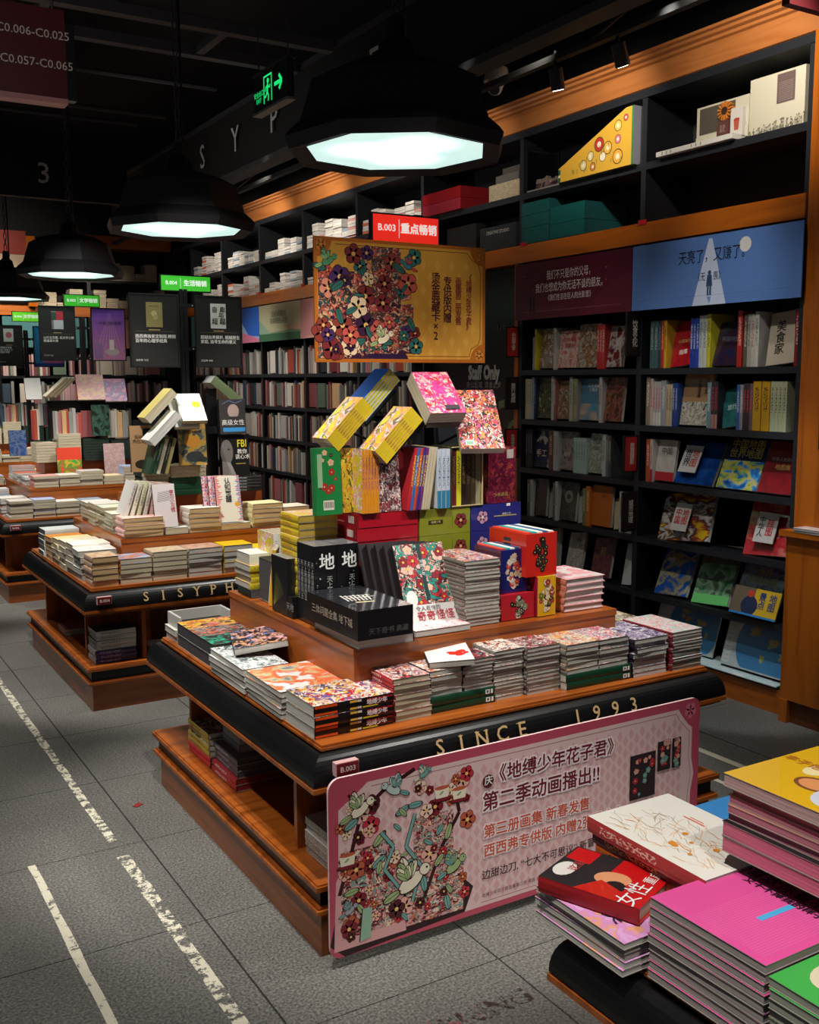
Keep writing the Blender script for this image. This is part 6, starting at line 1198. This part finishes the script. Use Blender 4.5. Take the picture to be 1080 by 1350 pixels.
# ------------------------------------------------------------------ the many small books further back, as one mass
mass = MB(); rr = random.Random(31)
PALM = ['#b8b0a4', '#c4bcae', '#8a4a4c', '#a8a4a0', '#6a2a2c', '#3a4a5a', '#c8c0b0', '#2a2a2e', '#a86a6a', '#8a8a84', '#c8a070', '#5a6a5a', '#b04a3a', '#d8d0c4']
def m(c): return flat(c, .5)
def spines(x, y0, y1, z, axis='y', hmax=.25, fill=.9, depth=.15, pal=PALM):
    a = y0+.02
    while a < y1-.03:
        t = rr.uniform(.014, .034); h = hmax*rr.uniform(.78, 1)
        c = rr.choice(pal)
        if rr.random() < fill:
            if axis == 'y': mass.box(x+rr.uniform(.01, .03), a, z, x+depth, a+t*.93, z+h, m(c), side={'top': P_['cream']})
            else: mass.box(a, x+rr.uniform(.01, .03), z, a+t*.93, x+depth, z+h, m(c), side={'top': P_['cream']})
        else: t *= 2.2
        if rr.random() < .07:
            w = .14
            if axis == 'y': mass.box(x+.03, a+t, z+.01, x+.05, a+t+w, z+.22, m(rr.choice(PALM)))
            else: mass.box(a+t, x+.03, z+.01, a+t+w, x+.05, z+.22, m(rr.choice(PALM)))
            t += w+.01
        a += t
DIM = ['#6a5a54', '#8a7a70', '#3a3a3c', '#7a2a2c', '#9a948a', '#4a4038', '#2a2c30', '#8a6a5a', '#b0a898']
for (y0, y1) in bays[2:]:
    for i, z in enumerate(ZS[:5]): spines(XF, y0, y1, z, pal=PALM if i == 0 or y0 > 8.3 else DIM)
def piles(x, y0, y1, z, axis, hmax, pal, wmin=.1, wmax=.16):
    a = y0+.02
    while a < y1-.12:
        w = rr.uniform(wmin, wmax); n = rr.randint(2, max(2, int(hmax/.022))); zz = z; c = rr.choice(pal)
        for k in range(n):
            t = .022; j = rr.uniform(-.006, .006)
            if axis == 'y': mass.box(x+.02+j, a+j, zz, x+.2, a+w+j, zz+t*.9, m(c if k % 2 else rr.choice(pal)), side={'s': P_['white'], 'w': P_['white'] if k % 3 else m(c)})
            else: mass.box(a+j, x+.02+j, zz, a+w+j, x+.2, zz+t*.9, m(c), side={'s': P_['cream'], 'w': m(c)})
            zz += t
        a += w+.006
PALE = ['#c8c2b8', '#d0ccc4', '#b8b0a8', '#c08a84', '#d8d4cc', '#a8a49c', '#c86a4a', '#8a9aa8']
for y0, y1 in bays[2:]: piles(XF, y0, y1, 2.727, 'y', .2, PALE); piles(XF, y0, y1, 2.417, 'y', .2, PALE)
# back bookcase books
YB = 12.0
for z in ZS[:5]: spines(YB, 1.2, 3.9, z, 'x', pal=['#8a4a50', '#a07078', '#b09090', '#6a3a40', '#8a8a84', '#3a4a3a', '#c0a0a0', '#b8b0a4'])
piles(YB, 1.3, 3.9, 2.417, 'x', .22, PALE); piles(YB, 2.6, 3.9, 2.727, 'x', .2, PALE)
def far_table(dx, dy):
    for a0, a1, y, z, h in ((1.2, 2.64, 2.48, .603, .14), (1.41, 2.42, 2.66, .803, .14)):
        piles(y+dy-.02, a0+dx, a1+dx, z, 'x', h, PALE+['#d8c49a', '#9aa8c8'], .15, .2)
    piles(1.18+dx, 2.7+dy, 3.8+dy, .603, 'y', .14, PALE, .15, .2); piles(1.39+dx, 2.85+dy, 3.6+dy, .803, 'y', .12, PALE, .15, .2)
    for a, w, z, n in ((1.52, .15, .965, 7), (1.69, .17, .965, 10), (1.88, .2, .965, 8), (2.1, .2, .965, 7)):
        for k in range(n): mass.box(a+dx, 2.99+dy, z+.022*k, a+w+dx, 3.2+dy, z+.022*k+.02, m(('#c4b89c', '#c8c0a8', '#2a3a2e', '#2c2c2c')[(1.52, 1.69, 1.88, 2.1).index(a)]), side={'s': P_['cream'] if a < 1.8 else m('#1c2a22')})
    spines(3.0+dy, 1.5+dx, 2.3+dx, 1.14, 'x', .24, .9, .14, PALM)
far_table(.1, 5.3); far_table(.15, 8.0)
mo = part('books', mass, None); mo['kind'] = 'stuff'; tag(mo, 'small books filling the far tables and the distant bookcase shelves', 'books')
# individual far-table books that stand out
o = stand(1.95-.1, 8.22, .84, .185, .24, .02, art(['#d8402c', '#dc4a34', '#3a8a3a', '#d8a82c', '#4a9a44'], 1.6, False, band=[(.6, 1, '#d8442e')]), 'red and green covered book standing on the far table', 'book', .15)
stand(2.2, 8.22, .86, .165, .24, .02, art(['#b89a98', '#c0a4a0', '#a88884', '#b89a98'], 4, False), 'rosy floral book standing on the far table', 'book', .12)
stand(1.475, 8.22, 1.03, .125, .195, .02, art(['#2a4474', '#32508a', '#6a7a9a', '#2a4474'], 2.5, False), 'blue covered book standing at the left of the far table', 'book', .1)
stand(2.07, 8.36, 1.44, .215, .21, .03, art(['#e0a8a4', '#e8b8a0', '#d8a0b0', '#e8c8a0', '#e0a8a4'], 2, False), 'pale pink hardback displayed highest on the far table', 'book', .35, flat('#c85a50'))
stand(2.27, 8.38, 1.425, .175, .19, .03, art(['#c87aa0', '#d8a0b8', '#a87aa0', '#8a8ab0', '#d8a8c0'], 2.5, False), 'mauve pink book right of the highest pale pink one', 'book', .35)
for k in range(3):
    book(frame((1.80+.03*k, 8.4, 1.55), (0, 1, 0), (.75, 0, .68)), .14, .22, .02, flat('#cfc4ae'), flat('#8a7a60'), P_['cream'], 'slanting paperback, %s of three at the left of the pale pink hardback' % ORD[k], 'book', 'slanting paperbacks on the far table')
stand(1.64, 8.4, 1.45, .12, .17, .02, flat('#d8d4d0'), 'white book displayed at the far left of the far table rack', 'book', .3)
tag(part('book_stand', MB().box(1.75, 8.42, 1.14, 2.36, 8.46, 1.44, BLK), None), 'black panel behind the upper books of the far table', 'display stand')
o = stand(2.12, 8.28, 1.16, .14, .245, .02, art(['#14241c', '#1a2c22', '#3a5a4a', '#0f1a14'], 2, False), 'dark green book with a pale shape standing on the far table', 'book', .08)

# back bookcase shell
bb = thing('bookcase', 'dark bookcase across the far end of the shop', 'bookcase', (0, 0, 0))
part('back_panel', MB().box(-1.5, YB+.3, 0, XF+.3, YB+.32, 3.2, flat('#0f0d0c', .7)), bb)
for z in ZS[:5]+[2.725]: part('shelf', MB().box(-1.5, YB, z-.03, XF, YB+.3, z, SB), bb)
for x in (-.2, .9, 2.0, 3.0, 3.9): part('upright', MB().box(x-.02, YB-.005, .1, x+.02, YB+.3, 3.05, SB), bb)
part('header_band', MB().box(-1.5, YB-.012, 2.308, XF, YB+.3, 2.415, wood('x', '#a8602a', '#7d3f17', .33)), bb)
part('cornice', MB().box(2.95, YB-.02, 3.08, XF, YB+.3, 3.18, OX).box(2.93, YB-.05, 3.18, XF, YB+.3, 3.21, OX), bb)
part('end_board', MB().box(2.33, YB-.1, 2.4, 2.42, YB, 3.15, OZ).box(-1.5, YB-.08, 2.95, 2.33, YB, 3.2, flat('#8a3a30', .5)).box(-1.5, YB-.07, 2.45, 2.33, YB, 2.95, flat('#b09a80', .6)), bb)
for n_, (x0, x1, c, lb) in enumerate(((3.05, 3.9, '#c08a78', 'salmon'), (2.05, 2.95, '#3f6a6c', 'teal'), (1.0, 1.95, '#b09a9a', 'rose'))):
    t = thing('header_poster', lb+' header poster on the far end bookcase', 'poster', (x0, YB-.04, 1.96)); part('sheet', MB().box(0, 0, 0, x1-x0, .006, .33, flat(c, .4)), t)
make_lettering()
print('BOOKS', NB, len(bpy.data.objects))
